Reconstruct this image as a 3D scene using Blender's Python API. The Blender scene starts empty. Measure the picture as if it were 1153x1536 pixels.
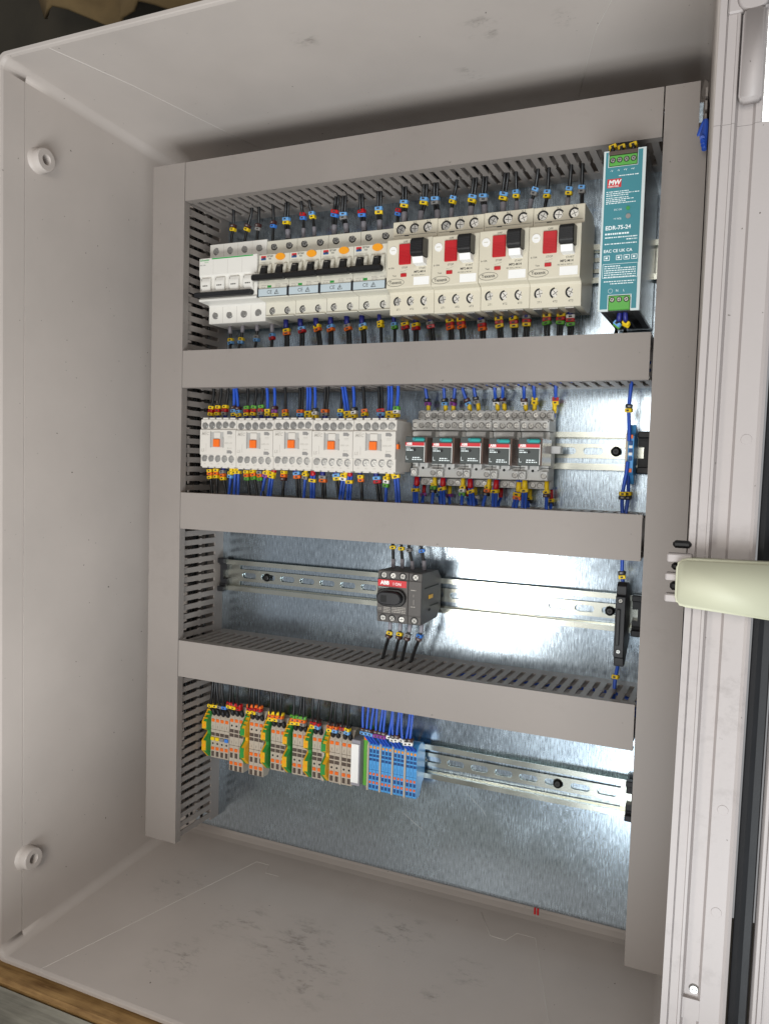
import bpy, bmesh, math, random
from mathutils import Matrix, Vector
random.seed(7)
S = 0.001                       # everything below is written in millimetres
scene = bpy.context.scene
COL = scene.collection


def V(x, d, z):                 # x right, d out of the mounting plate towards the viewer, z up
    return Vector((x * S, -d * S, z * S))


# ---------------------------------------------------------------- camera
cam = bpy.data.cameras.new('camera')
cam.sensor_fit = 'HORIZONTAL'
cam.sensor_width = 36.0
cam.lens = 1201.77 / 1153 * 36.0
cam.clip_start = 0.01
cam.clip_end = 100
camo = bpy.data.objects.new('camera', cam)
COL.objects.link(camo)
_r = Vector((0.911653, 0.40993654, 0.02899732))
_u = Vector((-0.04951007, 0.03951077, 0.99799181))
_f = Vector((-0.4079676, 0.91125789, -0.0563161))
_m = Matrix((_r, _u, -_f)).transposed().to_4x4()
_m.translation = V(543.08, 765.12, 230.32)
camo.matrix_world = _m
scene.camera = camo

# ---------------------------------------------------------------- world, lamps, exposure
world = bpy.data.worlds.new('World')
scene.world = world
world.use_nodes = True
bg = world.node_tree.nodes['Background']
bg.inputs[0].default_value = (0.98, 0.98, 1.0, 1)
bg.inputs[1].default_value = 0.285


def lamp(name, loc, target, sx, sy, watts, color):
    l = bpy.data.lights.new(name, 'AREA')
    l.shape = 'RECTANGLE'
    l.size, l.size_y, l.energy, l.color = sx * S, sy * S, watts, color
    o = bpy.data.objects.new(name, l)
    COL.objects.link(o)
    o.location = V(*loc)
    o.rotation_euler = (V(*target) - V(*loc)).to_track_quat('-Z', 'Y').to_euler()
    return o


lamp('work_lamp', (140, 690, 10), (230, 0, 150), 120, 110, 1.2, (1.0, 0.97, 0.92))
lamp('doorway_light', (760, 1400, -820), (150, 0, 420), 1100, 800, 30, (0.90, 0.96, 1.0))
lamp('front_fill', (500, 1500, 520), (150, 0, 250), 700, 500, 6, (1.0, 0.96, 0.90))  # added fill from the front, lightens left wall and right duct

scene.view_settings.view_transform = 'Standard'
scene.view_settings.look = 'None'
scene.view_settings.exposure = 0.0
scene.view_settings.gamma = 1.0
scene.view_settings.use_curve_mapping = False
scene.cycles.max_bounces = 8


# ---------------------------------------------------------------- materials
def lin(h):
    if isinstance(h, tuple):
        return h + (1,)
    c = [int(h[i:i + 2], 16) / 255 for i in (0, 2, 4)]
    return tuple((v / 12.92 if v <= 0.04045 else ((v + 0.055) / 1.055) ** 2.4) for v in c) + (1,)


MATS = {}


def mat(name, color, rough=0.5, metal=0.0, var=0.08, scale=60, bump=0.0, bscale=900, alpha=None, emit=None, trans=0.0):
    m = bpy.data.materials.new(name)
    m.use_nodes = True
    nt = m.node_tree
    b = nt.nodes['Principled BSDF']
    c = lin(color)
    b.inputs['Roughness'].default_value = rough
    b.inputs['Metallic'].default_value = metal
    tc = nt.nodes.new('ShaderNodeTexCoord')
    n = nt.nodes.new('ShaderNodeTexNoise')
    n.inputs['Scale'].default_value = scale
    n.inputs['Detail'].default_value = 5
    nt.links.new(tc.outputs['Object'], n.inputs['Vector'])
    mx = nt.nodes.new('ShaderNodeMix')
    mx.data_type = 'RGBA'
    mx.inputs['A'].default_value = tuple(v * (1 - var) for v in c[:3]) + (1,)
    mx.inputs['B'].default_value = tuple(min(1, v * (1 + var)) for v in c[:3]) + (1,)
    nt.links.new(n.outputs['Fac'], mx.inputs['Factor'])
    nt.links.new(mx.outputs['Result'], b.inputs['Base Color'])
    mr = nt.nodes.new('ShaderNodeMapRange')
    mr.inputs['To Min'].default_value = max(0.02, rough - 0.08)
    mr.inputs['To Max'].default_value = min(1, rough + 0.08)
    nt.links.new(n.outputs['Fac'], mr.inputs['Value'])
    nt.links.new(mr.outputs['Result'], b.inputs['Roughness'])
    if bump:
        n2 = nt.nodes.new('ShaderNodeTexNoise')
        n2.inputs['Scale'].default_value = bscale
        n2.inputs['Detail'].default_value = 3
        nt.links.new(tc.outputs['Object'], n2.inputs['Vector'])
        bp = nt.nodes.new('ShaderNodeBump')
        bp.inputs['Strength'].default_value = bump
        bp.inputs['Distance'].default_value = 0.0004
        nt.links.new(n2.outputs['Fac'], bp.inputs['Height'])
        nt.links.new(bp.outputs['Normal'], b.inputs['Normal'])
    if alpha is not None:
        b.inputs['Alpha'].default_value = alpha
    if trans:
        b.inputs['Transmission Weight'].default_value = trans
    if emit:
        b.inputs['Emission Color'].default_value = c
        b.inputs['Emission Strength'].default_value = emit
    MATS[name] = m
    return m


mat('ductraw', '8f8c88', 0.55, var=0.03, scale=25, bump=0.12, bscale=1500)
mat('white', 'd9d5cd', 0.42, var=0.03)
mat('cream', 'ccc7b8', 0.45, var=0.03)
mat('starter', 'cbc3af', 0.45, var=0.03)
mat('contactor', 'c9c3ba', 0.5, var=0.03)
mat('socket', 'c6c5c1', 0.5, var=0.04)
mat('black', '101011', 0.38, var=0.2)
mat('softblack', '17171a', 0.5, var=0.2)
mat('switch', '4b4744', 0.5, var=0.06, bump=0.1)
mat('relay', '3d4240', 0.45, var=0.06)
mat('relay_side', '64524a', 0.2, var=0.3, scale=120)
mat('red', 'b3121b', 0.4)
mat('labelred', 'c0272d', 0.45)
mat('orange', 'e36a1c', 0.4)
mat('testorange', 'e8981c', 0.4)
mat('yellow', 'e8c411', 0.5)
mat('ltblue', '6aa2d8', 0.5)
mat('midblue', '3d7bcf', 0.5)
mat('green', '58a032', 0.5)
mat('stripegreen', '1e9a45', 0.5)
mat('grey', '85827f', 0.5)
mat('sleevegrey', '8f8c93', 0.5)
mat('brown', '43211b', 0.55)
mat('purple', '8a3b93', 0.5)
mat('navy', '1c2274', 0.4)
mat('wireblue', '2350b4', 0.38, var=0.1)
mat('wireblack', '131314', 0.4, var=0.2)
mat('mouldline', 'c9c3bc', 0.6)
mat('paper', 'e8e6e2', 0.6, var=0.02)
mat('ink', '3a3835', 0.6)
mat('paleink', 'a39d94', 0.6)
mat('whiteink', 'e4ecec', 0.6)
mat('teal', '347c86', 0.5, var=0.04)
mat('tealclip', '2f9a96', 0.35)
mat('plug', '4f9a3c', 0.45)
mat('bezel', 'c3cccb', 0.4)
mat('steel', 'b9b9b6', 0.22, metal=1.0, var=0.12, scale=400)
mat('darksteel', '55565a', 0.35, metal=0.9, var=0.15)
mat('nickel', 'a3a19c', 0.40, metal=0.85, var=0.35, scale=500)
mat('hole', '0b0b0b', 0.7)
mat('terminal', 'b3a797', 0.5, var=0.05)
mat('slotbrown', '4f4239', 0.6, var=0.1)
mat('pegreen', '2f8a3c', 0.45)
mat('peyellow', 'dba514', 0.45)
mat('termblue', '4f9ad6', 0.42, var=0.05)
mat('termdark', '17437c', 0.5)
mat('clearlabel', 'b7c2c6', 0.15, var=0.05)
mat('windowgrey', 'a7a49f', 0.3)
mat('hinge', 'b9b8a0', 0.55, var=0.05, scale=30)
mat('gasket', '16171a', 0.6, var=0.3, bump=0.2)
mat('logoblue', '1f4d86', 0.5)
mat('olive', '3d372c', 0.9, var=0.6, scale=9, bump=0.6, bscale=40)
mat('sackcloth', '7a6543', 0.9, var=0.35, scale=20, bump=0.6, bscale=200)


def node_mat(name):
    m = bpy.data.materials.new(name)
    m.use_nodes = True
    MATS[name] = m
    nt = m.node_tree
    return m, nt, nt.nodes['Principled BSDF'], nt.nodes.new('ShaderNodeTexCoord')


def noise(nt, tc, scale, detail=5, rough=0.55, mapping=None):
    n = nt.nodes.new('ShaderNodeTexNoise')
    n.inputs['Scale'].default_value = scale
    n.inputs['Detail'].default_value = detail
    n.inputs['Roughness'].default_value = rough
    src = tc.outputs['Object']
    if mapping:
        mp = nt.nodes.new('ShaderNodeMapping')
        mp.inputs['Scale'].default_value = mapping
        nt.links.new(src, mp.inputs['Vector'])
        src = mp.outputs['Vector']
    nt.links.new(src, n.inputs['Vector'])
    return n


def ramp(nt, src, stops):
    r = nt.nodes.new('ShaderNodeValToRGB')
    e = r.color_ramp.elements
    while len(e) < len(stops):
        e.new(0.5)
    for k, (p, c) in enumerate(stops):
        e[k].position = p
        e[k].color = c if len(c) == 4 else tuple(c) + (1,)
    nt.links.new(src, r.inputs['Fac'])
    return r


# galvanised sheet: crystals drawn out along the rolling direction
def galvanised(name, stretch, lo, hi, tint, dark=0.42):
    m, nt, b, tc = node_mat(name)
    b.inputs['Metallic'].default_value = 1.0
    n1 = noise(nt, tc, 900, 4, 0.65, (1, 1, stretch))
    n2 = noise(nt, tc, 2600, 2, 0.6, (1, 1, 0.6))
    n3 = noise(nt, tc, 14, 3)
    a = nt.nodes.new('ShaderNodeMath'); a.operation = 'MULTIPLY_ADD'
    a.inputs[1].default_value = 0.6
    nt.links.new(n1.outputs['Fac'], a.inputs[0])
    s = nt.nodes.new('ShaderNodeMath'); s.operation = 'MULTIPLY'
    s.inputs[1].default_value = 0.4
    nt.links.new(n2.outputs['Fac'], s.inputs[0])
    nt.links.new(s.outputs[0], a.inputs[2])
    r = ramp(nt, a.outputs[0], [(0.36, tuple(v * dark for v in tint)), (0.5, tuple(v * (0.5 + dark / 2) for v in tint)), (0.64, tint)])
    nt.links.new(r.outputs['Color'], b.inputs['Base Color'])
    mr = nt.nodes.new('ShaderNodeMapRange')
    mr.inputs['From Min'].default_value = 0.35
    mr.inputs['From Max'].default_value = 0.65
    mr.inputs['To Min'].default_value = lo
    mr.inputs['To Max'].default_value = hi
    ad = nt.nodes.new('ShaderNodeMath'); ad.operation = 'MULTIPLY_ADD'
    ad.inputs[1].default_value = 0.5
    nt.links.new(n3.outputs['Fac'], ad.inputs[0])
    hf = nt.nodes.new('ShaderNodeMath'); hf.operation = 'MULTIPLY'
    hf.inputs[1].default_value = 0.5
    nt.links.new(a.outputs[0], hf.inputs[0])
    nt.links.new(hf.outputs[0], ad.inputs[2])
    nt.links.new(ad.outputs[0], mr.inputs['Value'])
    nt.links.new(mr.outputs['Result'], b.inputs['Roughness'])
    bp = nt.nodes.new('ShaderNodeBump')
    bp.inputs['Strength'].default_value = 0.14
    bp.inputs['Distance'].default_value = 0.00012
    nt.links.new(a.outputs[0], bp.inputs['Height'])
    nt.links.new(bp.outputs['Normal'], b.inputs['Normal'])
    return m


galvanised('plate', 0.13, 0.15, 0.32, (0.74, 0.88, 1.0), 0.38)
mat('rail', 'cfd2c8', 0.24, metal=1.0, var=0.05, scale=30)


# moulded glass-fibre polyester of the enclosure: faint mottling, scuffs and finger marks
def polyester(name, base, smudges, strength=0.85):
    m, nt, b, tc = node_mat(name)
    b.inputs['Roughness'].default_value = 0.5
    n1 = noise(nt, tc, 7, 6, 0.6)
    n2 = noise(nt, tc, 900, 2)
    c = lin(base)
    r = ramp(nt, n1.outputs['Fac'], [(0.3, tuple(v * 0.93 for v in c[:3])), (0.7, tuple(v * 1.05 for v in c[:3]))])
    col = r.outputs['Color']
    ns = noise(nt, tc, 70, 7, 0.75, (0.8, 1.7, 1.0))
    nb = noise(nt, tc, 16, 2)
    rs = ramp(nt, ns.outputs['Fac'], [(0.52, (0, 0, 0)), (0.68, (1, 1, 1))])
    total = None
    for (x, d, z, rad) in smudges:
        vm = nt.nodes.new('ShaderNodeVectorMath'); vm.operation = 'DISTANCE'
        nt.links.new(tc.outputs['Object'], vm.inputs[0])
        vm.inputs[1].default_value = V(x, d, z)
        mr = nt.nodes.new('ShaderNodeMapRange')
        mr.inputs['From Min'].default_value = rad * S
        mr.inputs['From Max'].default_value = rad * S * 0.2
        nt.links.new(vm.outputs['Value'], mr.inputs['Value'])
        if total is None:
            total = mr.outputs['Result']
        else:
            mm = nt.nodes.new('ShaderNodeMath'); mm.operation = 'MAXIMUM'
            nt.links.new(total, mm.inputs[0])
            nt.links.new(mr.outputs['Result'], mm.inputs[1])
            total = mm.outputs[0]
    mu = nt.nodes.new('ShaderNodeMath'); mu.operation = 'MULTIPLY'
    nt.links.new(total, mu.inputs[0])
    nt.links.new(rs.outputs['Color'], mu.inputs[1])
    mu2 = nt.nodes.new('ShaderNodeMath'); mu2.operation = 'MULTIPLY'
    mu2.inputs[1].default_value = strength
    nt.links.new(mu.outputs[0], mu2.inputs[0])
    mx = nt.nodes.new('ShaderNodeMix'); mx.data_type = 'RGBA'
    nt.links.new(mu2.outputs[0], mx.inputs['Factor'])
    nt.links.new(col, mx.inputs['A'])
    mx.inputs['B'].default_value = lin('544b43')
    # specks
    sp = noise(nt, tc, 260, 1)
    rsp = ramp(nt, sp.outputs['Fac'], [(0.79, (0, 0, 0)), (0.81, (1, 1, 1))])
    mx2 = nt.nodes.new('ShaderNodeMix'); mx2.data_type = 'RGBA'
    nt.links.new(rsp.outputs['Color'], mx2.inputs['Factor'])
    nt.links.new(mx.outputs['Result'], mx2.inputs['A'])
    mx2.inputs['B'].default_value = lin('5c564f')
    nt.links.new(mx2.outputs['Result'], b.inputs['Base Color'])
    mr = nt.nodes.new('ShaderNodeMapRange')
    mr.inputs['To Min'].default_value = 0.38
    mr.inputs['To Max'].default_value = 0.62
    nt.links.new(n1.outputs['Fac'], mr.inputs['Value'])
    nt.links.new(mr.outputs['Result'], b.inputs['Roughness'])
    bp = nt.nodes.new('ShaderNodeBump')
    bp.inputs['Strength'].default_value = 0.10
    bp.inputs['Distance'].default_value = 0.0004
    nt.links.new(n2.outputs['Fac'], bp.inputs['Height'])
    nt.links.new(bp.outputs['Normal'], b.inputs['Normal'])
    return m


SMUDGE = [(159, 97, -249, 48), (190, 120, -252, 40), (248, 36, -241, 34), (312, 102, -250, 16), (85, 80, -247, 30),
                             (-10, 60, -244, 28), (330, 120, 592, 40), (395, 110, 591, 26), (300, 60, 586, 30), (180, 150, 595, 26), (330, 60, -244, 20), (60, 150, -257, 30)]
polyester('shell', 'b7aea7', [(x - 200, d + 60, z + 240, r * (1.25 if z < 0 else 0.6)) for x, d, z, r in SMUDGE], 0.6)
polyester('duct', '8a827c', [(60, 80, 3, 40), (250, 80, -6, 60), (400, 80, 8, 30), (5, 80, 300, 60), (-8, 80, 620, 50)], 0.10)
polyester('rimwhite', 'aaa29f', [(320, 276, 440, 40), (335, 270, 330, 70), (340, 274, 250, 40), (318, 276, 150, 50)], 0.22)


def woodmat(name, dark, light, scale):
    m, nt, b, tc = node_mat(name)
    n1 = noise(nt, tc, scale, 6, 0.65, (0.08, 1, 1))
    n2 = noise(nt, tc, scale * 0.2, 3)
    a = nt.nodes.new('ShaderNodeMath'); a.operation = 'MULTIPLY_ADD'
    a.inputs[1].default_value = 0.65
    nt.links.new(n1.outputs['Fac'], a.inputs[0])
    h = nt.nodes.new('ShaderNodeMath'); h.operation = 'MULTIPLY'
    h.inputs[1].default_value = 0.35
    nt.links.new(n2.outputs['Fac'], h.inputs[0])
    nt.links.new(h.outputs[0], a.inputs[2])
    r = ramp(nt, a.outputs[0], [(0.35, lin(dark)), (0.62, lin(light))])
    nt.links.new(r.outputs['Color'], b.inputs['Base Color'])
    b.inputs['Roughness'].default_value = 0.7
    bp = nt.nodes.new('ShaderNodeBump')
    bp.inputs['Strength'].default_value = 0.4
    bp.inputs['Distance'].default_value = 0.001
    nt.links.new(a.outputs[0], bp.inputs['Height'])
    nt.links.new(bp.outputs['Normal'], b.inputs['Normal'])


woodmat('brownwood', '6a4a24', 'b08c58', 160)
woodmat('palewood', '77746a', 'a9a698', 120)
m, nt, b, tc = node_mat('daylight')
b.inputs['Base Color'].default_value = (0.8, 0.8, 0.8, 1)
b.inputs['Emission Color'].default_value = (0.95, 0.97, 1.0, 1)
_n = noise(nt, tc, 5, 2)
_r2 = ramp(nt, _n.outputs['Fac'], [(0.3, (0.85, 0.9, 0.8)), (0.6, (1, 1, 1))])
nt.links.new(_r2.outputs['Color'], b.inputs['Emission Color'])
b.inputs['Emission Strength'].default_value = 6.0


# ---------------------------------------------------------------- mesh helpers
class MB:
    def __init__(self):
        self.v, self.f = [], []          # faces: (indices, material index, smooth)

    def add(self, vs, fs, mi=0, smooth=False):
        o = len(self.v)
        self.v += vs
        self.f += [(tuple(i + o for i in f), mi, smooth) for f in fs]
        return self

    def box(self, x0, x1, d0, d1, z0, z1, mi=0):
        vs = [(x, d, z) for x in (x0, x1) for d in (d0, d1) for z in (z0, z1)]
        return self.add(vs, [(0, 1, 3, 2), (4, 6, 7, 5), (0, 4, 5, 1), (2, 3, 7, 6), (0, 2, 6, 4), (1, 5, 7, 3)], mi)

    def cbox(self, x0, x1, d0, d1, z0, z1, c=0.6, mi=0):   # box with chamfered edges
        c = min(c, (x1 - x0) / 2.2, (d1 - d0) / 2.2, (z1 - z0) / 2.2)
        bm = bmesh.new()
        for X0, sx in ((x0, 1), (x1, -1)):
            for D0, sd in ((d0, 1), (d1, -1)):
                for Z0, sz in ((z0, 1), (z1, -1)):
                    bm.verts.new((X0, D0 + sd * c, Z0 + sz * c))
                    bm.verts.new((X0 + sx * c, D0, Z0 + sz * c))
                    bm.verts.new((X0 + sx * c, D0 + sd * c, Z0))
        bmesh.ops.convex_hull(bm, input=bm.verts)
        bmesh.ops.dissolve_limit(bm, angle_limit=0.02, verts=bm.verts, edges=bm.edges)
        return self.bm(bm, mi)

    def bm(self, bm, mi=0, smooth=False):
        bm.verts.index_update()
        self.add([tuple(v.co) for v in bm.verts], [tuple(v.index for v in f.verts) for f in bm.faces], mi, smooth)
        bm.free()
        return self

    def prism(self, poly, ax, a0, a1, mi=0, bev=0.0, smooth=False, seg=1):
        def q(p, a):
            return {'x': (a, p[0], p[1]), 'z': (p[0], p[1], a), 'd': (p[0], a, p[1])}[ax]
        n = len(poly)
        vs = [q(p, a0) for p in poly] + [q(p, a1) for p in poly]
        fs = [tuple(range(n)), tuple(range(2 * n - 1, n - 1, -1))]
        sd = [(i, (i + 1) % n, n + (i + 1) % n, n + i) for i in range(n)]
        if bev:
            bm = bmesh.new()
            bv = [bm.verts.new(v) for v in vs]
            for f in fs + sd:
                bm.faces.new([bv[i] for i in f])
            bmesh.ops.recalc_face_normals(bm, faces=bm.faces)
            bmesh.ops.bevel(bm, geom=list(bm.edges), offset=bev, segments=seg, affect='EDGES', clamp_overlap=True)
            return self.bm(bm, mi, seg > 1)
        self.add(vs, fs, mi)
        o = len(self.v) - 2 * n
        self.f += [(tuple(i + o for i in f), mi, smooth) for f in sd]
        return self

    def cyl(self, x, z, d0, d1, r, n=12, mi=0, r1=None, rz=None):
        r1 = r if r1 is None else r1
        k = 1 if rz is None else rz / r
        cs = [(math.cos(2 * math.pi * i / n), math.sin(2 * math.pi * i / n)) for i in range(n)]
        vs = [(x + r * c, d0, z + r * k * s) for c, s in cs] + [(x + r1 * c, d1, z + r1 * k * s) for c, s in cs]
        self.add(vs, [tuple(range(n)), tuple(range(2 * n - 1, n - 1, -1))], mi)
        o = len(self.v) - 2 * n
        self.f += [((o + i, o + (i + 1) % n, o + n + (i + 1) % n, o + n + i), mi, True) for i in range(n)]
        return self

    def tube(self, path, r, n=8, mi=0, caps=True):
        pts = [Vector(p) for p in path]
        vs = []
        ref = Vector((0.13, 0.97, 0.2))
        for i, p in enumerate(pts):
            t = (pts[min(i + 1, len(pts) - 1)] - pts[max(i - 1, 0)]).normalized()
            a = t.cross(ref)
            if a.length < 0.05:
                a = t.cross(Vector((1, 0, 0)))
            a.normalize()
            b = t.cross(a)
            rr = r[i] if isinstance(r, list) else r
            vs += [tuple(p + a * rr * math.cos(2 * math.pi * k / n) + b * rr * math.sin(2 * math.pi * k / n)) for k in range(n)]
        fs = [(i * n + k, i * n + (k + 1) % n, (i + 1) * n + (k + 1) % n, (i + 1) * n + k) for i in range(len(pts) - 1) for k in range(n)]
        self.add(vs, fs, mi, True)
        if caps:
            o = len(self.v) - len(vs)
            L = (len(pts) - 1) * n
            self.f += [(tuple(o + k for k in range(n)), mi, False), (tuple(o + L + k for k in reversed(range(n))), mi, False)]
        return self

    def mesh(self, name):
        me = bpy.data.meshes.new(name)
        me.from_pydata([V(*v) for v in self.v], [], [f[0] for f in self.f])
        bm = bmesh.new()
        bm.from_mesh(me)
        bm.faces.ensure_lookup_table()
        for i, f in enumerate(self.f):
            bm.faces[i].material_index = f[1]
            bm.faces[i].smooth = f[2]
        bmesh.ops.recalc_face_normals(bm, faces=bm.faces)
        bm.to_mesh(me)
        bm.free()
        return me


CACHE = {}


def M(key, fn):                         # one mesh per key, shared by alike pieces
    if key not in CACHE:
        b = MB()
        fn(b)
        CACHE[key] = b.mesh(str(key[0] if isinstance(key, tuple) else key))
    return CACHE[key]


def obj(name, me, mats, parent=None, loc=(0, 0, 0), rot=None):
    if isinstance(me, MB):
        me = me.mesh(name)
    mats = [mats] if isinstance(mats, str) else list(mats)
    if len(me.materials) == 0:
        for m in mats:
            me.materials.append(MATS[m])
    o = bpy.data.objects.new(name, me)
    COL.objects.link(o)
    o.location = V(*loc)
    if [s.material.name for s in o.material_slots] != [MATS[m].name for m in mats]:
        for s, m in zip(o.material_slots, mats):
            s.link = 'OBJECT'
            s.material = MATS[m]
    if rot:
        o.rotation_euler = rot
    if parent:
        o.parent = parent
    return o


def thing(name, label, cat, loc=(0, 0, 0), group=None):
    o = bpy.data.objects.new(name, None)
    o.empty_display_size = 0.01
    COL.objects.link(o)
    o.location = V(*loc)
    return tag(o, label, cat, group)


def tag(o, label, cat, group=None, kind=None):
    o['label'] = label
    o['category'] = cat
    if group:
        o['group'] = group
    if kind:
        o['kind'] = kind
    return o


def lettering(text, size, mname, parent, x, d, z, align='LEFT', shear=0.0, bold=0.0, name='lettering'):
    key = ('lettering', text, size, align, shear, bold)
    if key not in CACHE:
        cu = bpy.data.curves.new('lettering', 'FONT')
        cu.body = text
        cu.size = size * S
        cu.align_x = align
        cu.align_y = 'CENTER'
        cu.shear = shear
        cu.resolution_u = 2
        cu.offset = bold * S
        to = bpy.data.objects.new('lettering_source', cu)
        COL.objects.link(to)
        dg = bpy.context.evaluated_depsgraph_get()
        me = bpy.data.meshes.new_from_object(to.evaluated_get(dg))
        me.name = 'lettering'
        me.materials.clear()
        me.transform(Matrix.Rotation(math.pi / 2, 4, 'X'))
        bpy.data.objects.remove(to)
        bpy.data.curves.remove(cu)
        CACHE[key] = me
    return obj(name, CACHE[key], mname, parent, (x, d, z))


def dashes(b, x0, x1, z, h, seed, d0, d1=None, mi=0):      # a line of unreadable fine print
    rr = random.Random(seed)
    d1 = d0 + 0.08 if d1 is None else d1
    x = x0
    while x < x1:
        w = rr.uniform(0.5, 2.2)
        b.box(x, min(x + w, x1), d0, d1, z - h / 2, z + h / 2, mi)
        x += w + rr.uniform(0.25, 0.7)
    return b


ORD = ['first', 'second', 'third', 'fourth', 'fifth', 'sixth', 'seventh', 'eighth', 'ninth', 'tenth', 'eleventh', 'twelfth', 'thirteenth',
       'fourteenth', 'fifteenth', 'sixteenth', 'seventeenth', 'eighteenth', 'nineteenth', 'twentieth', 'twenty-first', 'twenty-second',
       'twenty-third', 'twenty-fourth', 'twenty-fifth', 'twenty-sixth']

# ================================================================ the enclosure
def wl(d): return -91 - 0.084 * d       # inner faces: every wall leans out a little towards the opening
def wr(d): return 498.5 + 0.066 * d
def wt(d): return 580 + 0.100 * d
def wb(d): return -236 - 0.140 * d


def ring(d, inset, r, push=0.0, n=7):
    x0, x1, z0, z1 = wl(d) + inset, wr(d) - inset, wb(d) + inset, wt(d) - inset
    pts = []
    for cx, cz, a0 in ((x1 - r, z1 - r, 0), (x0 + r, z1 - r, 90), (x0 + r, z0 + r, 180), (x1 - r, z0 + r, 270)):
        for k in range(n):
            a = math.radians(a0 + 90 * k / (n - 1))
            px = cx + r * math.cos(a)
            if push and abs(px - x0) < 0.8:
                px -= push
            pts.append((px, d, cz + r * math.sin(a)))
    return pts


enc = thing('enclosure', 'open pale grey moulded plastic enclosure around the wired mounting plate', 'enclosure', (200, -60, -240))
EX, ED, EZ = 200, -60, -240


def local(pts):
    return [(p[0] - EX, p[1] - ED, p[2] - EZ) for p in pts]


sh = MB()
stations = []
for k in range(7):
    t = math.radians(90 * k / 6)
    stations.append((ring(-55 + 24 * (1 - math.cos(t)), 24 * (1 - math.sin(t)), 26 - 17 * k / 6), True))
for d in (0, 40, 80, 120, 160, 187.6):
    stations.append((ring(d, 0, 9), True))
stations.append((ring(187.62, 0, 9, 4.0), False))
stations.append((ring(188.2, 0, 9, 4.0), False))
stations.append((ring(188.22, 0, 9, 0.3), False))
stations.append((ring(211, 0, 9, 0.3), True))
stations.append((ring(213.4, -0.8, 9, 0.3), False))
stations.append((ring(214, -1.6, 9, 0.3), False))
stations.append((ring(214, -4.6, 10, 0.3), False))
stations.append((ring(210, -5.2, 11), True))
stations.append((ring(-60, -5, 30), True))
N = 28
for i, (pts, sm) in enumerate(stations):
    sh.v += local(pts)
    if i:
        o0, o1 = (i - 1) * N, i * N
        sh.f += [((o0 + k, o0 + (k + 1) % N, o1 + (k + 1) % N, o1 + k), 0, sm and k % 7 != 6) for k in range(N)]
sh.f.append((tuple(range(N)), 0, False))
L = (len(stations) - 1) * N
sh.f.append((tuple(L + k for k in reversed(range(N))), 0, False))
obj('shell', sh, 'shell', enc)

for (d, z) in ((172, 521), (183, -178)):            # hinge bosses moulded on the left wall
    b = MB()
    xw = wl(d)
    circ = lambda r, n=24: [(d - ED + r * math.cos(2 * math.pi * k / n), z - EZ + r * math.sin(2 * math.pi * k / n)) for k in range(n)]
    n = 24
    prof = [(14.5, -2), (12.2, 0.5), (11.5, 2.5), (11.2, 9.2), (10.4, 10), (5.2, 10), (4.6, 9.2), (4.4, 3)]
    base = len(b.v)
    for r, h in prof:
        b.v += [(xw - EX + h, p[0], p[1]) for p in circ(r)]
    for i in range(len(prof) - 1):
        b.f += [((i * n + k, i * n + (k + 1) % n, (i + 1) * n + (k + 1) % n, (i + 1) * n + k), 0, i in (0, 1, 2)) for k in range(n)]
    b.f.append((tuple((len(prof) - 1) * n + k for k in range(n)), 0, False))
    obj('screw_boss', b, 'shell', enc)

# raised flash lines left by the mould
FL = [[(-55.5, 212), (-16.6, 126), (18.6, 48.6), (45.7, -10), (63, -10), (66.8, 4), (84, 3.5)],
      [(314, -24), (332.7, 5.4), (348.7, 6), (356.4, -8), (375.5, -7.8), (409.8, 86), (440, 150)]]
for line in FL:
    obj('mould_line', MB().tube(local([(x, d, wb(d) + 0.05) for x, d in line]), 0.24, 5), 'mouldline', enc)
for line in [[(-51.5, 211), (-18.4, 138), (7.2, 67), (34.4, -5)], [(460, 200), (431.9, 119.5), (416, 90), (412, 80), (400.4, 45), (384.5, -4)]]:
    obj('mould_line', MB().tube(local([(x, d, wt(d) - 0.05) for x, d in line]), 0.24, 5), 'mouldline', enc)


# right-hand rim with its rain channel, leaning slightly like the photographed one
def rim_poly(tail):
    return [(512, 150), (513, 217), (517, 217), (517.15, 214.5), (517.7, 214.5), (518, 216.5), (523, 216.5), (523.4, 217.4), (525, 217.2),
            (526.6, 211.5), (535.0, 211.5), (536.6, 214)] + tail + [(513, 148)]


def lean(b):
    b.v = [(x + (z - 295) * 0.0085, d, z) for x, d, z in b.v]
    b.v = local(b.v)
    return b


obj('rim', lean(MB().prism(rim_poly([(548.5, 214), (550.4, 215), (552.3, 213.6), (552.6, 200), (540, 150)]), 'z', -268, 448)), 'rimwhite', enc)
obj('rim', lean(MB().prism(rim_poly([(539.6, 214), (540.4, 213.6), (540.6, 200), (535, 150)]), 'z', 448.2, 604)), 'rimwhite', enc)
b = MB().prism([(526.4, 461), (528, 459), (539.4, 459.6), (539.4, 512), (537.6, 513.6), (528, 513.2), (526.4, 511.2)], 'd', 213.5, 223, bev=1.8, seg=3)
obj('catch_cover', lean(b), 'rimwhite', enc)
b = MB().cbox(517.6, 540, 214.5, 219, 514, 603, 1.0)
obj('corner_cap', lean(b), 'rimwhite', enc)
b = MB()
b.cyl(0, 0, 0, 4, 9, 20, 0)
obj('corner_cap_dome', M('dome', lambda q: q.cyl(0, 0, 0, 4, 10, 24, 0, 8.5)), 'rimwhite', enc, (534 - EX, 218 - ED, 522 - EZ))
for z in (254, 16, -52):                       # ejector marks
    obj('ejector_mark', M('ejector', lambda q: q.cyl(0, 0, 0, 0.35, 3.4, 20, 0, 3.1)), 'rimwhite', enc, (543 + (z - 295) * .0085 - EX, 213.9 - ED, z - EZ))
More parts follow.
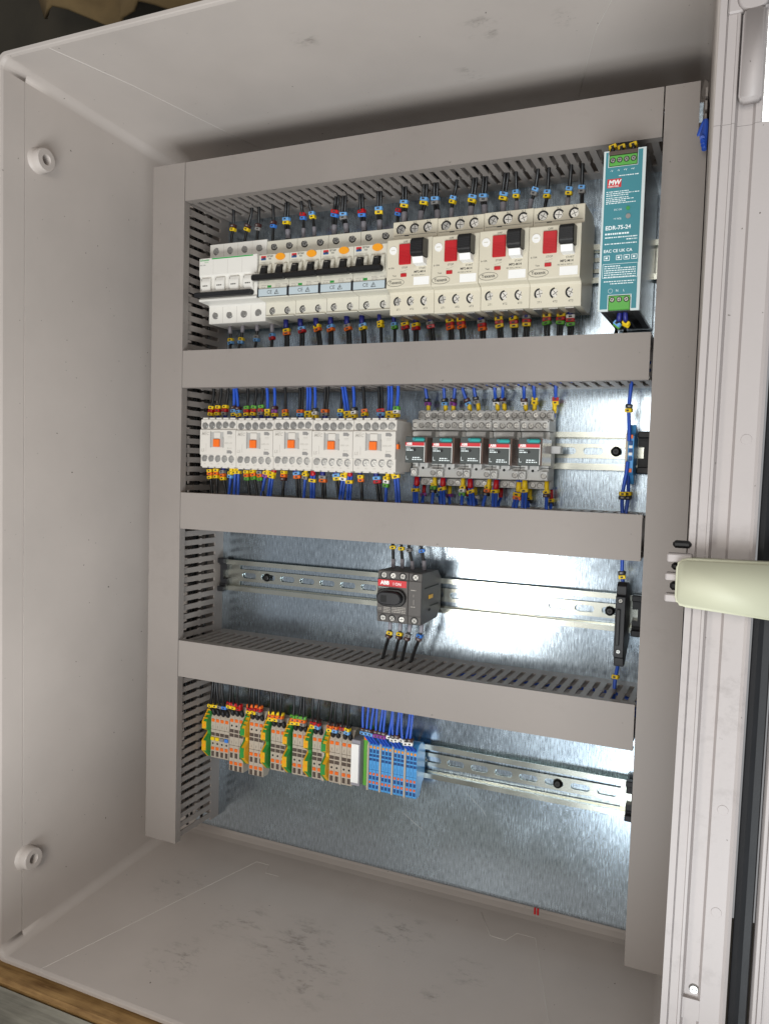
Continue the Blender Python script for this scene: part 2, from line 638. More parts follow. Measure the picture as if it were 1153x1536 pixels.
o = obj('rim_screw', M('rimscrew', lambda q: (q.cyl(0, 0, 0, 1.6, 3.4, 16, 0, 2.4), q.box(-2.2, 2.2, 1.61, 1.7, -.35, .35, 1))), ['steel', 'hole'], enc,
        (529.0 - EX, 211.4 - ED, -108 - EZ))
b = MB().prism([(525.5, 208), (536, 208), (536.5, 214), (525, 214)], 'z', -128, -114)
obj('channel_end', lean(b), 'rimwhite', enc)
b = MB().prism([(553.6, 205), (554, 211), (557, 213), (560, 210.5), (564, 211), (565, 205)], 'z', -268, 470)
obj('gasket', lean(b), 'gasket', enc)

# door standing open beyond the gasket
door = thing('enclosure_door', 'pale grey door edge standing open at the far right beyond the black gasket', 'door', (580, 190, 160))
b = MB().prism([(566.5, 190), (566.5, 206), (568, 208), (612, 208), (612, 190)], 'z', -262, 452)
b.v = [(x - 580 + (z - 295) * .0085, d - 190, z - 160) for x, d, z in b.v]
obj('door_panel', b, 'rimwhite', door)
b = MB().prism([(570, 208.1), (570.6, 210), (573, 210), (573.6, 208.1)], 'z', -262, 452)
b.v = [(x - 580 + (z - 295) * .0085, d - 190, z - 160) for x, d, z in b.v]
obj('door_rib', b, 'rimwhite', door)

# hinge block across the rim
hg = thing('hinge', 'pale green plastic hinge block with white ribs crossing the right rim', 'hinge', (530, 217, 163))
b = MB()
poly = [(507.5, 149), (506.2, 152), (506.2, 174), (508, 177.2), (511, 178.4), (570, 179.5), (570, 143.6), (511, 147.6)]
b.prism([(x - 530, z - 163) for x, z in poly], 'd', 1.8, 15, bev=3.2, seg=4)
obj('hinge_block', b, 'hinge', hg)
for z0, z1, x0 in ((175.2, 180.6, 500.2), (163.4, 168.0, 499.6), (149.6, 154.6, 499.8)):
    obj('hinge_rib', M(('rib', z0), lambda q: q.cbox(x0 - 530, 515 - 530, 0, 10, z0 - 163, z1 - 163, .8)), 'rimwhite', hg)
for z0, z1, x0 in ((183.5, 188.4, 502.6), (169.2, 174.0, 502.4), (156.0, 161.6, 502.0)):
    obj('hinge_gap_shade', M(('gap_shade', z0), lambda q: q.cbox(x0 - 530, 514 - 530, -4, 2, z0 - 163, z1 - 163, 1.6)), 'black', hg)  # black blocks put in as the dark gaps between the ribs

# ---------------------------------------------------------------- mounting plate
b = MB()
prof = [(0, 556), (0, -196)] + [(-6 + 6 * math.cos(math.radians(a)), -196 - 6 * math.sin(math.radians(a))) for a in (20, 40, 60, 80, 90)] + \
       [(-16, -202), (-16, -200), (-6, -200)] + [(-6 + 4 * math.cos(math.radians(a)), -196 - 4 * math.sin(math.radians(a))) for a in (70, 40, 10)] + [(-2, -196), (-2, 556)]
b.prism(prof, 'x', -34, 494)
for f in range(len(b.f)):
    pass
pl = obj('mounting_plate', b, 'plate')
tag(pl, 'galvanised steel mounting plate at the back of the enclosure', 'mounting plate')
obj('scratch', MB().tube([(232.6, 0.02, -133.6), (246, 0.02, -142), (255, 0.02, -146.8)], 0.12, 4), 'paper', pl)
obj('scratch', MB().tube([(300, 0.02, -98), (318, 0.02, -112), (322, 0.02, -118)], 0.1, 4), 'paper', pl)
for x in (-24, 484):
    for z in (-190, 545):
        o = obj('standoff', M('standoff', lambda q: q.cyl(0, 0, -52, -2.1, 8, 16)), 'shell', pl, (x, 0, z))


# ---------------------------------------------------------------- slotted cable ducts
def duct(label, axis, u0, u1, w0, w1, cut=None, first=5.0):
    wc = (w0 + w1) / 2
    org = (u0, 0, wc) if axis == 'x' else (wc, 0, u0)
    t = thing('cable_duct', label, 'cable duct', org, 'slotted cable ducts')
    L, h = u1 - u0, (w1 - w0) / 2

    def mp(b):                            # (u, d, w) -> (x, d, z)
        if axis == 'z':
            b.v = [(w, d, u) for u, d, w in b.v]
        return b
    e = 1.3
    b = MB()
    b.box(0.3, L - 0.3, 0.05, 1.4, -h + e, h - e)
    for s in (-1, 1):
        ws = sorted((s * (h - e), s * (h - e - 1.5)))
        b.box(0.3, L - 0.3, 1.4, 16, *ws)
    obj('duct_base', mp(b), 'duct', t)
    # fingers, one object each
    hw = 2.85
    fp = [(-hw, 16), (-hw, 39.5), (-hw - 1.0, 41), (-hw - 1.0, 43.2), (-hw, 44.7), (-hw, 70), (-hw - 0.6, 71), (-hw - 0.6, 78.6),
          (hw + 0.6, 78.6), (hw + 0.6, 71), (hw, 70), (hw, 44.7), (hw + 1.0, 43.2), (hw + 1.0, 41), (hw, 39.5), (hw, 16)]
    for s in (-1, 1):
        me = M(('duct_finger', axis, s, h), lambda q: mp(q.prism(fp, 'z', s * (h - e), s * (h - e - 1.5))))
        u = first
        while u < L - 2:
            o = obj('duct_finger', me, 'duct', t, (u, 0, 0) if axis == 'x' else (0, 0, u))
            u += 10.0
    b = MB()
    if cut:                               # corner cut out of the cover
        cu, cw = cut
        poly = [(0, -h), (0, h), (cu, h), (cu, cw), (L, cw), (L, -h)]
        b.prism(poly, 'd', 79.0, 80.5)
        b.v = [(x, d, z) for x, d, z in b.v]
    else:
        b.box(0, L, 79.0, 80.5, -h, h)
    for s in (-1, 1):
        ws = sorted((s * h, s * (h - 1.1)))
        hi = L if not (cut and s > 0) else cut[0]
        b.box(0, hi, 71.5, 79.0, *ws)
        ws = sorted((s * (h - 1.1), s * (h - 2.6)))
        b.box(0, hi, 76.0, 77.0, *ws)
    obj('duct_cover', mp(b), 'duct', t)
    return t


ZT, ZB = 538.7, -184.7
duct('grey slotted cable duct running vertically along the left side', 'z', ZB, ZT, -41.4, -0.6, first=6.6)
duct('grey slotted cable duct running vertically along the right side', 'z', ZB, ZT, 470.4, 503.0, cut=(684.5, 9.6))
duct('topmost horizontal grey cable duct above the breakers', 'x', 0.2, 469.2, 499.5, 538.6, first=2.4)
duct('horizontal grey cable duct between breakers and contactors', 'x', 0.0, 467.8, 307.2, 345.6)
duct('horizontal grey cable duct between contactors and rotary switch', 'x', 0.0, 468.0, 158.8, 197.1)
duct('lowest horizontal grey cable duct above the terminal blocks', 'x', 0.2, 469.0, 0.0, 38.9, first=4.0)


# ---------------------------------------------------------------- top-hat rails
def rail(label, z, x0, x1, slot0, screws):
    t = thing('din_rail', label, 'mounting rail', (x0, 1.4, z), 'slotted steel rails on the plate')
    L = x1 - x0
    b = MB()
    for s in (-1, 1):
        b.prism([(0, s * 11.5), (0, s * 13.5), (6.5, s * 13.5), (6.5, s * 17.5), (7.5, s * 17.5), (7.5, s * 12.5), (1.0, s * 12.5), (1.0, s * 11.5)], 'x', 0, L)
    # web with punched oblong holes
    def stad(cx, n=8):
        p = []
        for k in range(n + 1):
            a = math.radians(-90 + 180 * k / n)
            p.append((cx + 5.9 + 3.2 * math.cos(a), 3.2 * math.sin(a)))
        for k in range(n + 1):
            a = math.radians(90 + 180 * k / n)
            p.append((cx - 5.9 + 3.2 * math.cos(a), 3.2 * math.sin(a)))
        return p
    s0 = (slot0 - x0) % 25.0
    edges = [0.0]
    cx = s0 + 9
    if cx < 12.5:
        cx += 25
    lo = cx - 12.5
    if lo > 0:
        b.box(0, lo, 0.02, 0.98, -11.5, 11.5)
    while lo + 25 <= L:
        inner = stad(lo + 12.5)
        n = len(inner)
        outer = []
        for (px, pz) in inner:
            ax, az = px - lo - 12.5, pz
            if az == 0 and ax == 0:
                ax = 1e-6
            k = min(12.5 / abs(ax) if abs(ax) > 1e-9 else 1e9, 11.5 / abs(az) if abs(az) > 1e-9 else 1e9)
            outer.append((lo + 12.5 + ax * k, az * k))
        for d, flip in ((0.98, 0),):
            o = len(b.v)
            b.v += [(p[0], d, p[1]) for p in outer] + [(p[0], d, p[1]) for p in inner] + [(p[0], 0.0, p[1]) for p in inner]
            for k in range(n):
                k2 = (k + 1) % n
                b.f.append(((o + k, o + k2, o + n + k2, o + n + k), 0, False))
                b.f.append(((o + n + k, o + n + k2, o + 2 * n + k2, o + 2 * n + k), 0, False))
            for (qx, qz) in ((12.5, 11.5), (-12.5, 11.5), (-12.5, -11.5), (12.5, -11.5)):   # corner fill
                near = sorted(range(n), key=lambda k: (outer[k][0] - lo - 12.5 - qx) ** 2 + (outer[k][1] - qz) ** 2)[:2]
                c = len(b.v)
                b.v.append((lo + 12.5 + qx, d, qz))
                b.f.append(((c, o + near[0], o + near[1]), 0, False))
        lo += 25
    if lo < L:
        b.box(lo, L, 0.02, 0.98, -11.5, 11.5)
    obj('rail_profile', b, 'rail', t)
    for x in screws:
        obj('rail_screw', M('railscrew', lambda q: (q.cyl(0, 0, 0, 1.6, 4.7, 18, 0, 4.4), q.cyl(0, 0, 1.6, 3.0, 4.4, 18, 0, 2.4), q.box(-1.6, 1.6, 3.0, 3.05, -.4, .4, 1), q.box(-.4, .4, 3.0, 3.05, -1.6, -.4, 1), q.box(-.4, .4, 3.0, 3.05, .4, 1.6, 1))),
            ['black', 'hole'], t, (x - x0, 1.0, 0))
    return t


rail('steel rail behind the breakers, mostly covered, seen beside the power supply', 421.5, 2, 464, 403.7, [418])
rail('bright slotted steel rail behind the contactors and relays', 250.5, 2, 464, 403.7, [433.6])
rail('long bare slotted steel rail either side of the rotary switch', 102.3, -1, 464, 27, [59.7, 434.5])
rail('slotted steel rail behind the terminal blocks, bare at its right', -70.0, 2, 464, 255.2, [393])


def rail_end(label, x, z, flip, w=11):
    t = thing('rail_bracket', label, 'bracket', (x, 0.3, z), 'black rail end brackets')
    b = MB()
    x0, x1 = (0, w) if not flip else (-w, 0)
    for s in (-1, 1):
        b.cbox(x0, x1, 6.0, 13.5, *sorted((s * 13, s * 19)), 0.8)
        b.box(x0 + .2, x1 - .2, 0, 9.0, *sorted((s * 11, s * 13.2)))
    b.box(x0, x1, 1.3, 7.2, 5.2, 12.9)
    b.box(x0, x1, 1.3, 7.2, -12.9, -5.2)
    xa, xb = (x0 + 5, x1) if not flip else (x0, x1 - 5)
    b.box(xa, xb, 1.31, 7.1, -5.2, 5.2)
    obj('bracket_body', b, 'softblack', t)


rail_end('black bracket at the right end of the contactor rail', 453.5, 249.8, False)
rail_end('black bracket at the right end of the rotary switch rail', 455.0, 101.5, False)
rail_end('black bracket at the right end of the terminal block rail', 457.0, -70.5, False, 8)
rail_end('black bracket at the left end of the rotary switch rail', 9, 102.3, True, 9)

# ---------------------------------------------------------------- what the enclosure stands on and before
b = MB().cbox(-700, 900, 120, 230, -330, -275, 3)
tag(obj('timber_beam', b, 'brownwood'), 'brown rough timber beam under the front edge of the enclosure', 'timber')
b = MB().cbox(-700, 900, 233, 420, -312, -277, 2)
tag(obj('timber_board', b, 'palewood'), 'pale weathered board in front of the brown timber beam', 'timber')
b = MB().box(-4000, 4000, -2600, 4000, -1560, -1500)
tag(obj('floor', b, 'olive'), 'dark floor below the boards', 'floor', kind='structure')
b = MB().box(-3000, 430, -460, -420, -1500, 2600)
tag(obj('wall', b, 'olive'), 'dark wall behind the enclosure', 'wall', kind='structure')
# crumpled sacking hung behind the top edge
b = MB()
rr = random.Random(3)
nx, nz = 22, 10
for j in range(nz):
    for i in range(nx):
        b.v.append((-640 + i * 26 + rr.uniform(-5, 5), -330 + 26 * math.sin(i * .9 + j * .4) + rr.uniform(-12, 12), 1016 - i * 4.4 + j * 30 + 9 * math.sin(i * .8) + rr.uniform(-4, 4)))
for j in range(nz - 1):
    for i in range(nx - 1):
        a = j * nx + i
        b.f.append(((a, a + 1, a + nx + 1, a + nx), 0, True))
o = obj('sacking', b, 'sackcloth')
sm = o.modifiers.new('thickness', 'SOLIDIFY')
sm.thickness = 0.006
tag(o, 'crumpled tan sacking hanging behind the top left edge', 'sacking')
# bright window far behind at the right
wn = thing('window', 'overexposed bright window glimpsed at the top right edge', 'window', (700, -1500, 1100))
obj('window_pane', MB().box(-190, 400, 0, 8, -140, 360), 'daylight', wn)
b = MB()
b.box(-230, -190, -10, 20, -180, 400); b.box(-190, 440, -10, 20, -180, -140); b.box(-190, 440, -10, 20, 360, 400)
obj('window_frame', b, 'paper', wn)


# ================================================================ devices
def screw_mesh(r):
    def f(q):
        q.cyl(0, 0, 0, 0.12, r * 1.28, 16, 1)
        q.cyl(0, 0, 0.12, 0.55, r, 16, 0, r * 0.86)
        q.box(-r * .72, r * .72, 0.555, 0.62, -.22, .22, 1)
        q.box(-.22, .22, 0.555, 0.62, -r * .72, -.23, 1)
        q.box(-.22, .22, 0.555, 0.62, .23, r * .72, 1)
    return f


def screw(parent, x, d, z, r=3.0, rim='hole', head='nickel', seed=0):
    a = (x * 7.3 + z * 3.1) % 6.28
    return obj('terminal_screw', M(('terminal_screw', r), screw_mesh(r)), [head, rim], parent, (x, d, z), (0.10, a, 0.10))


# ---------------------------------------------------------------- four-pole breaker, far left of the top rail
Z1 = 421.5
t = thing('circuit_breaker', 'white four-pole circuit breaker with a green stripe, far left of the top row', 'circuit breaker', (7.6, 8, Z1))
W = 71.7
prof = [(0, 41.2), (39, 41.2), (39, 25.5), (40, 24.2), (56.5, 22.2), (57, 21.5), (57, 4), (55.2, 2), (55.2, -19), (57, -20.5), (57, -22.6), (40, -23.6), (39, -25), (39, -43), (0, -43)]
obj('housing', MB().prism(prof, 'x', 0, W, bev=0.5), 'white', t)
b = MB()
for k in (1, 2, 3):
    b.box(17.95 * k - .12, 17.95 * k + .12, 39, 39.06, 26, 41, 0)
    b.box(17.95 * k - .12, 17.95 * k + .12, 39, 39.06, -42.6, -25.5, 0)
    b.box(17.95 * k - .1, 17.95 * k + .1, 57, 57.05, 4.5, 19, 0)
obj('pole_seam', b, 'paleink', t)
for k in range(4):
    screw(t, 9 + 17.95 * k, 39.0, 33.2, 3.2, 'grey')
    screw(t, 9 + 17.95 * k, 39.0, -34.2, 3.2, 'grey')
    x = 3.4 + 17.6 * k
    obj('rocker', M('rocker', lambda q: q.prism([(55, 1.5), (57.6, 1.2), (59.0, -3), (58.8, -9), (58.0, -14), (55, -14.5)], 'x', 0, 11.8, bev=0.7)), 'white', t, (x, 0, 0))
    obj('rocker_print', M('rockerprint', lambda q: (dashes(q, 3, 9, -7.2, 1.2, 5, 58.98), q.box(1.0, 1.3, 58.4, 58.7, -12, 0.2))), 'ink', t, (x, 0, 0))
obj('handle_bar', MB().cbox(-2.6, 68.2, 55, 63.2, -19.0, -14.2, 1.2), 'softblack', t)
obj('green_stripe', MB().box(16, 67, 57, 57.08, 20.2, 21.4), 'stripegreen', t)
lettering('Schneider', 3.0, 'stripegreen', t, 1.2, 57.1, 20.0, bold=.06)
lettering('Electric', 1.7, 'stripegreen', t, 7.0, 57.1, 17.6)
lettering('iSW 125A', 1.7, 'ink', t, 1.2, 57.1, 14.8)
b = MB()
b.prism([(0, 0), (0, 1)], 'x', 0, 1) if False else None


# ---------------------------------------------------------------- four residual-current breakers
def rcbo(k):
    lab = ['immediately right of the white four-pole breaker', 'second from the white four-pole breaker', 'third from the white four-pole breaker', 'immediately left of the motor starters'][k]
    t = thing('residual_current_breaker', 'cream breaker with orange test button, ' + lab, 'circuit breaker', (79.9 + 35.95 * k, 8, Z1), 'cream breakers with orange test buttons')
    prof = [(0, 38.8), (39, 38.8), (39.4, 38.4), (39.4, 24.8), (53.2, 21.2), (54, 20.6), (54, -21.8), (53.2, -22.8), (39.6, -24.4), (39.4, -37.8), (38.6, -38.4), (0, -38.4)]
    obj('housing', M('rcbo', lambda q: q.prism(prof, 'x', 0.12, 35.75, bev=0.45)), 'cream', t)
    for x in (8.9, 26.9):
        screw(t, x, 39.4, 32.6, 3.1, 'hole')
        screw(t, x, 39.4, -33.4, 3.1, 'hole')
        # cheeks either side of the toggle, then the toggle itself
        for s in (-1, 1):
            obj('toggle_cheek', M(('cheek', s), lambda q: q.prism([(54, 11.5), (56.4, 10.2), (58.2, 5), (58.4, 0), (57, -4.5), (54, -6)], 'x', *sorted((s * 3.7, s * 7.4)), bev=0.6)), 'cream', t, (x, 0, 0))
        obj('toggle', M('toggle', lambda q: q.prism([(52, 9.2), (58.5, 8.8), (60.2, 6), (62.5, -1), (61, -3), (52, -3)], 'x', -3.2, 3.2, bev=0.5)), 'black', t, (x, 0, 0))
        obj('toggle_print', M('togprint', lambda q: q.box(-1.8, 1.8, 59.6, 59.75, 6.2, 7.0)), 'paleink', t, (x, 0, 0))
    obj('toggle_tie', M(('tie', k), lambda q: q.cbox(-0.2 if k else -2.6, 36.2 if k < 3 else 34.4, 58, 65.5, -6.8, -0.8, 1.4)), 'black', t)
    obj('test_button', M('testbutton', lambda q: (q.cyl(25.6, 17.6, 53.9, 55.4, 5.6, 24, 0, 5.3, 3.5),)), 'testorange', t)
    obj('logo_mark', M('rcbologo', lambda q: (q.box(2.6, 8.4, 54, 54.1, 17.4, 19.6, 0), q.box(2.6, 8.4, 54, 54.1, 15.3, 17.4, 1), q.box(4.6, 7.4, 54.1, 54.16, 16.4, 18.2, 2))), ['labelred', 'logoblue', 'ink'], t)
    lettering('ТЕХНО', 2.2, 'ink', t, 9.0, 54.12, 18.6, shear=0.2, bold=.08)
    lettering('ТЕХ', 1.9, 'ink', t, 11.0, 54.12, 16.2, shear=0.2, bold=.05)
    lettering('MAND2TC1002', 1.9, 'paleink', t, 2.2, 54.12, 12.9)
    obj('fine_print', M('rcboprint', lambda q: (dashes(q, 3, 12, -10.2, .7, 1, 54), dashes(q, 3, 9, -12, .7, 2, 54), dashes(q, 20, 26, -9.6, .7, 3, 54), dashes(q, 20, 27, -11, .7, 4, 54), dashes(q, 20, 26, -12.4, .7, 9, 54), dashes(q, 29, 34, -10, 1.1, 8, 54))), 'paleink', t)
    obj('status_flag', M('statusflag', lambda q: q.box(10.8, 15.4, 53.95, 54.15, -12.6, -10.4)), 'pegreen', t)
    obj('label_holder', M('labelholder', lambda q: (q.cbox(0.8, 35.0, 54, 55.6, -21.6, -13.6, .5),)), 'clearlabel', t)
    b = M('labelclip', lambda q: (q.box(0.2, 0.8, 53, 56.4, -22, -12.4), q.box(35.0, 35.5, 53, 56.4, -22, -12.4), q.box(0.8, 35, 55.2, 55.9, -21.9, -21.6)))
    obj('label_clip', b, 'darksteel', t)
    lettering('CE', 5.0, 'ink', t, 11.2, 55.68, -17.6)
    obj('warning_triangle', M('warntri', lambda q: (q.tube([(20.4, 55.8, -19.6), (25.2, 55.8, -19.6), (22.8, 55.8, -15.4), (20.4, 55.8, -19.6)], .28, 5), q.box(22.5, 23.1, 55.7, 55.9, -18.6, -16.8))), 'ink', t)
    obj('bottom_lip', M('rcbolip', lambda q: q.box(1, 35, 10, 41.5, -39.4, -38.5)), 'cream', t)


for k in range(4):
    rcbo(k)


# ---------------------------------------------------------------- four motor starters
def starter(k):
    lab = ['beside the cream breakers', 'second from the cream breakers', 'third from the cream breakers', 'nearest the teal power supply'][k]
    t = thing('motor_starter', 'beige motor starter with red stop button and black start lever, ' + lab, 'motor starter', (226.7 + 45.0 * k, 8, Z1 + (0.3, -0.25, 0.1, -0.3)[k]), 'beige motor starters with red stop buttons')
    prof = [(0, 34), (12, 40.4), (49.2, 40.4), (49.4, 40), (49.4, 25.4), (50.5, 24), (61, 20.8), (61.6, 20), (61.6, -23.6), (60.8, -24.6), (54, -26.4), (52.6, -28.5), (51.6, -46.6), (50.8, -47.2), (8, -47.2), (0, -30)]
    obj('housing', M('gv', lambda q: q.prism(prof, 'x', 0.15, 44.85, bev=0.45)), 'starter', t)
    obj('seam', M('gvseam', lambda q: (q.box(1.4, 43.4, 49.35, 49.46, 27.4, 27.7), q.box(12, 16.5, 49.35, 49.7, 26.6, 27.4))), 'ink', t)
    for j, x in enumerate((8.6, 22.3, 36.0)):
        screw(t, x, 49.4, 32.6, 3.9, 'hole')
        screw(t, x + .3, 51.9, -35.2, 3.9, 'hole')
        lettering(('1L1', '3L2', '5L3')[j], 2.6, 'ink', t, x, 49.5, 38.4, 'CENTER')
        lettering(('2T1', '4T2', '6T3')[j], 2.6, 'ink', t, x + .3, 51.95, -42.4, 'CENTER')
    obj('stop_button', M('stopbtn', lambda q: [q.cbox(12.6, 24.6, 61, 63.4, -3.2, 15.6, .5)] + [q.box(13.2, 24, 63.4, 63.7, -2.4 + j * 1.3, -1.7 + j * 1.3) for j in range(9)]), 'red', t)
    obj('start_lever', M('startlever', lambda q: q.prism([(60, 18.4), (73, 17.2), (75.5, 14.5), (75.5, 3.5), (73.5, 1), (60, 1.5)], 'x', 28.6, 41.2, bev=0.7)), 'black', t)
    obj('lever_ridges', M('leverridge', lambda q: [q.box(29.6, 40.2, 75.4, 75.9, 6 + j * 1.5, 6.6 + j * 1.5) for j in range(5)]), 'softblack', t)
    obj('start_button', M('startbtn', lambda q: q.prism([(60, 1.2), (72.5, 0.6), (70, -4.8), (60, -5.6)], 'x', 29.6, 40.2, bev=0.4)), 'paper', t)
    obj('adjust_dial', M('dial', lambda q: (q.cyl(6.4, 10.4, 61.5, 62.3, 3.9, 24, 0, 3.7), q.box(4.6, 8.2, 62.3, 62.5, 10.0, 10.8, 1))), ['paper', 'cream'], t)
    obj('test_button', M('testred', lambda q: q.cbox(14.6, 20.4, 61.5, 62.6, -14.4, -11.2, .3)), 'red', t)
    obj('blank_label', M('blanklabel', lambda q: q.box(27.6, 43.0, 61.55, 61.75, -22.6, -15.2)), 'paper', t)
    lettering('OFF', 2.6, 'ink', t, 18.6, 61.75, 17.6, 'CENTER')
    lettering('STOP', 2.4, 'ink', t, 18.4, 61.75, -6.0, 'CENTER')
    lettering('START', 2.4, 'ink', t, 36.2, 61.75, -7.6, 'CENTER')
    lettering('6-10A', 2.3, 'ink', t, 2.0, 61.75, -5.8)
    lettering('MP2-M14', 2.9, 'ink', t, 27.8, 61.75, -10.6, bold=.05)
    lettering('IEC 947-2, 947-4-1', 1.75, 'ink', t, 25.6, 61.75, -13.6)
    lettering('Test', 2.2, 'ink', t, 6.2, 61.75, -13.0)
    lettering('TEST', 1.8, 'ink', t, 2.6, 49.5, 34.0)
    lettering('Texenit', 4.0, 'ink', t, 9.4, 61.75, -19.3, 'CENTER', shear=-0.1, bold=.05)
    obj('logo_oval', M('gvoval', lambda q: q.tube([(9.4 + 8.6 * math.cos(a * math.pi / 12), 61.7, -19.3 + 3.4 * math.sin(a * math.pi / 12)) for a in range(25)], .16, 4, caps=False)), 'ink', t)
    obj('switch_symbol', M('gvsym', lambda q: q.tube([(14.5, 61.7, -9.4), (17, 61.7, -9.2), (21, 61.7, -7.9)], .12, 4)), 'paleink', t)
    obj('clip_foot', M('clipfoot', lambda q: [q.box(3 + 14 * j, 11 + 14 * j, 20, 50, -48.4, -47.3) for j in range(3)]), 'nickel', t)


for k in range(4):
    starter(k)

# ---------------------------------------------------------------- power supply
t = thing('power_supply', 'narrow teal-fronted power supply at the right end of the top row', 'power supply', (428.8, 8, 421.75))
obj('case', MB().cbox(0.8, 31.6, 0, 94.5, -62.0, 62.0, .8), 'steel', t)
obj('vent_panel', MB().box(2, 30.4, 6, 92, -62.1, -62.01), 'softblack', t)
b = MB()
for r in range(12):
    for c in range(3):
        b.box(5 + c * 7.5, 10.5 + c * 7.5, 14 + r * 6.4, 17 + r * 6.4, -62.4, -62.12)
        b.box(5 + c * 7.5, 10.5 + c * 7.5, 14 + r * 6.4, 17 + r * 6.4, 62.02, 62.4)
obj('vent_slots', b, 'hole', t)['kind'] = 'stuff'
b = MB()
b.prism([(0, -62.6), (8, -62.6), (8, -50.4), (25.2, -50.4), (25.2, -62.6), (32, -62.6), (32, 62.6), (25.8, 62.6), (25.8, 50.2), (4, 50.2), (4, 62.6), (0, 62.6)], 'd', 94.6, 96.6)
obj('front_bezel', b, 'bezel', t)
b = MB()
b.prism([(1.6, -61.0), (7.4, -61.0), (7.4, -49.8), (25.8, -49.8), (25.8, -61.0), (29.6, -61.0), (29.6, 61.4), (26.2, 61.4), (26.2, 49.6), (3.4, 49.6), (3.4, 61.4), (1.6, 61.4)], 'd', 96.62, 96.85)
obj('front_label', b, 'teal', t)
for nm, z0, z1, x0, x1, n in (('output_plug', 50.8, 58.6, 4.4, 25.4, 4), ('input_plug', -61.8, -50.8, 8.4, 24.8, 3)):
    p = obj(nm, MB().cbox(x0, x1, 86, 97.6, z0, z1, .5), 'plug', t)
    for j in range(n):
        xx = x0 + (x1 - x0) * (j + .5) / n
        o = obj('plug_screw', M(('terminal_screw', 1.7), screw_mesh(1.7)), ['nickel', 'hole'], p, (xx, 97.6, (z0 + z1) / 2 + (0 if n == 4 else 2.4)), (0, j * 1.1 + .4, 0))
obj('output_hood', MB().cbox(4, 25.8, 88, 98.4, 58.8, 61.8, .4), 'slotbrown', t)
FD = 96.95
for j, (s, x) in enumerate((('-V', 6.4), ('-V', 11.6), ('+V', 16.8), ('+V', 22.4))):
    lettering(s, 2.3, 'whiteink', t, x, FD, 46.8, 'CENTER')
obj('brand_badge', MB().cbox(3.4, 14.2, 96.8, 97.0, 33.8, 40.6, .1), 'labelred', t)
lettering('MW', 5.0, 'paper', t, 4.4, 97.08, 37.6, shear=.15, bold=.22)
lettering('MEAN WELL', 1.5, 'paper', t, 4.2, 97.08, 34.7, bold=.04)
lettering('EDR-75-24', 4.35, 'whiteink', t, 3.4, FD, 2.4, bold=.1)
lettering('DC OK', 1.9, 'whiteink', t, 15.6, FD, 16.4, 'RIGHT')
lettering('+V ADJ.', 1.9, 'whiteink', t, 15.6, FD, 9.4, 'RIGHT')
lettering('EAC CE UK CA', 3.3, 'whiteink', t, 2.8, FD, -15.6, bold=.06)
for j, (s, x) in enumerate((('N', 14.6), ('L', 19.8))):
    lettering(s, 2.6, 'whiteink', t, x, FD, -46.8, 'CENTER')
obj('indicator_lamp', MB().cyl(20.2, 16.8, 96.6, 97.6, 1.5, 14), 'pegreen', t)
obj('adjust_dial', MB().cyl(20.6, 10.6, 96.6, 97.7, 1.9, 16), 'grey', t)
b = MB()
dashes(b, 12, 27, 42.6, .7, 31, 96.87)
for j in range(3):
    dashes(b, 3, 14 + (14 if j == 1 else 6), 30.6 - j * 1.5, .6, 40 + j, 96.87)
for j in range(4):
    dashes(b, 3, 16 + (4, 8, 2, 10)[j], 25.8 - j * 1.4, .6, 50 + j, 96.87)
dashes(b, 3.4, 22, -2.2, 1.3, 61, 96.87)
dashes(b, 3.4, 28, -5, .8, 62, 96.87)
dashes(b, 20, 28, -7, .8, 63, 96.87)
dashes(b, 3.4, 28, -10, .8, 64, 96.87)
for j in range(6):
    dashes(b, 4, 28 if j else 16, -27.4 - j * 1.7, .7, 70 + j, 96.87)
dashes(b, 4, 28, -39.4, .7, 81, 96.87)
dashes(b, 9, 27, -41.2, .7, 82, 96.87)
for (x0, x1, z0, z1) in ((2.6, 29.4, -36.6, -25.8),):
    b.box(x0, x1, 96.87, 96.95, z0, z0 + .25); b.box(x0, x1, 96.87, 96.95, z1, z1 + .25)
    b.box(x0, x0 + .25, 96.87, 96.95, z0, z1); b.box(x1, x1 + .25, 96.87, 96.95, z0, z1)
for x in (3.2, 12.6, 18.4, 24.2):
    b.box(x, x + 4.2, 96.87, 96.95, -22.8, -22.4); b.box(x, x + 4.2, 96.87, 96.95, -19.4, -19.0); b.box(x, x + .35, 96.87, 96.95, -22.8, -19); b.box(x + 4.2, x + 4.55, 96.87, 96.95, -22.8, -19); b.box(x + 1.2, x + 3, 96.87, 96.95, -21.6, -20.2)
b.tube([(9.4 + 1.7 * math.cos(a * math.pi / 8), 96.92, -46.8 + 1.7 * math.sin(a * math.pi / 8)) for a in range(17)], .12, 4, caps=False)
obj('fine_print', b, 'whiteink', t)['kind'] = 'stuff'


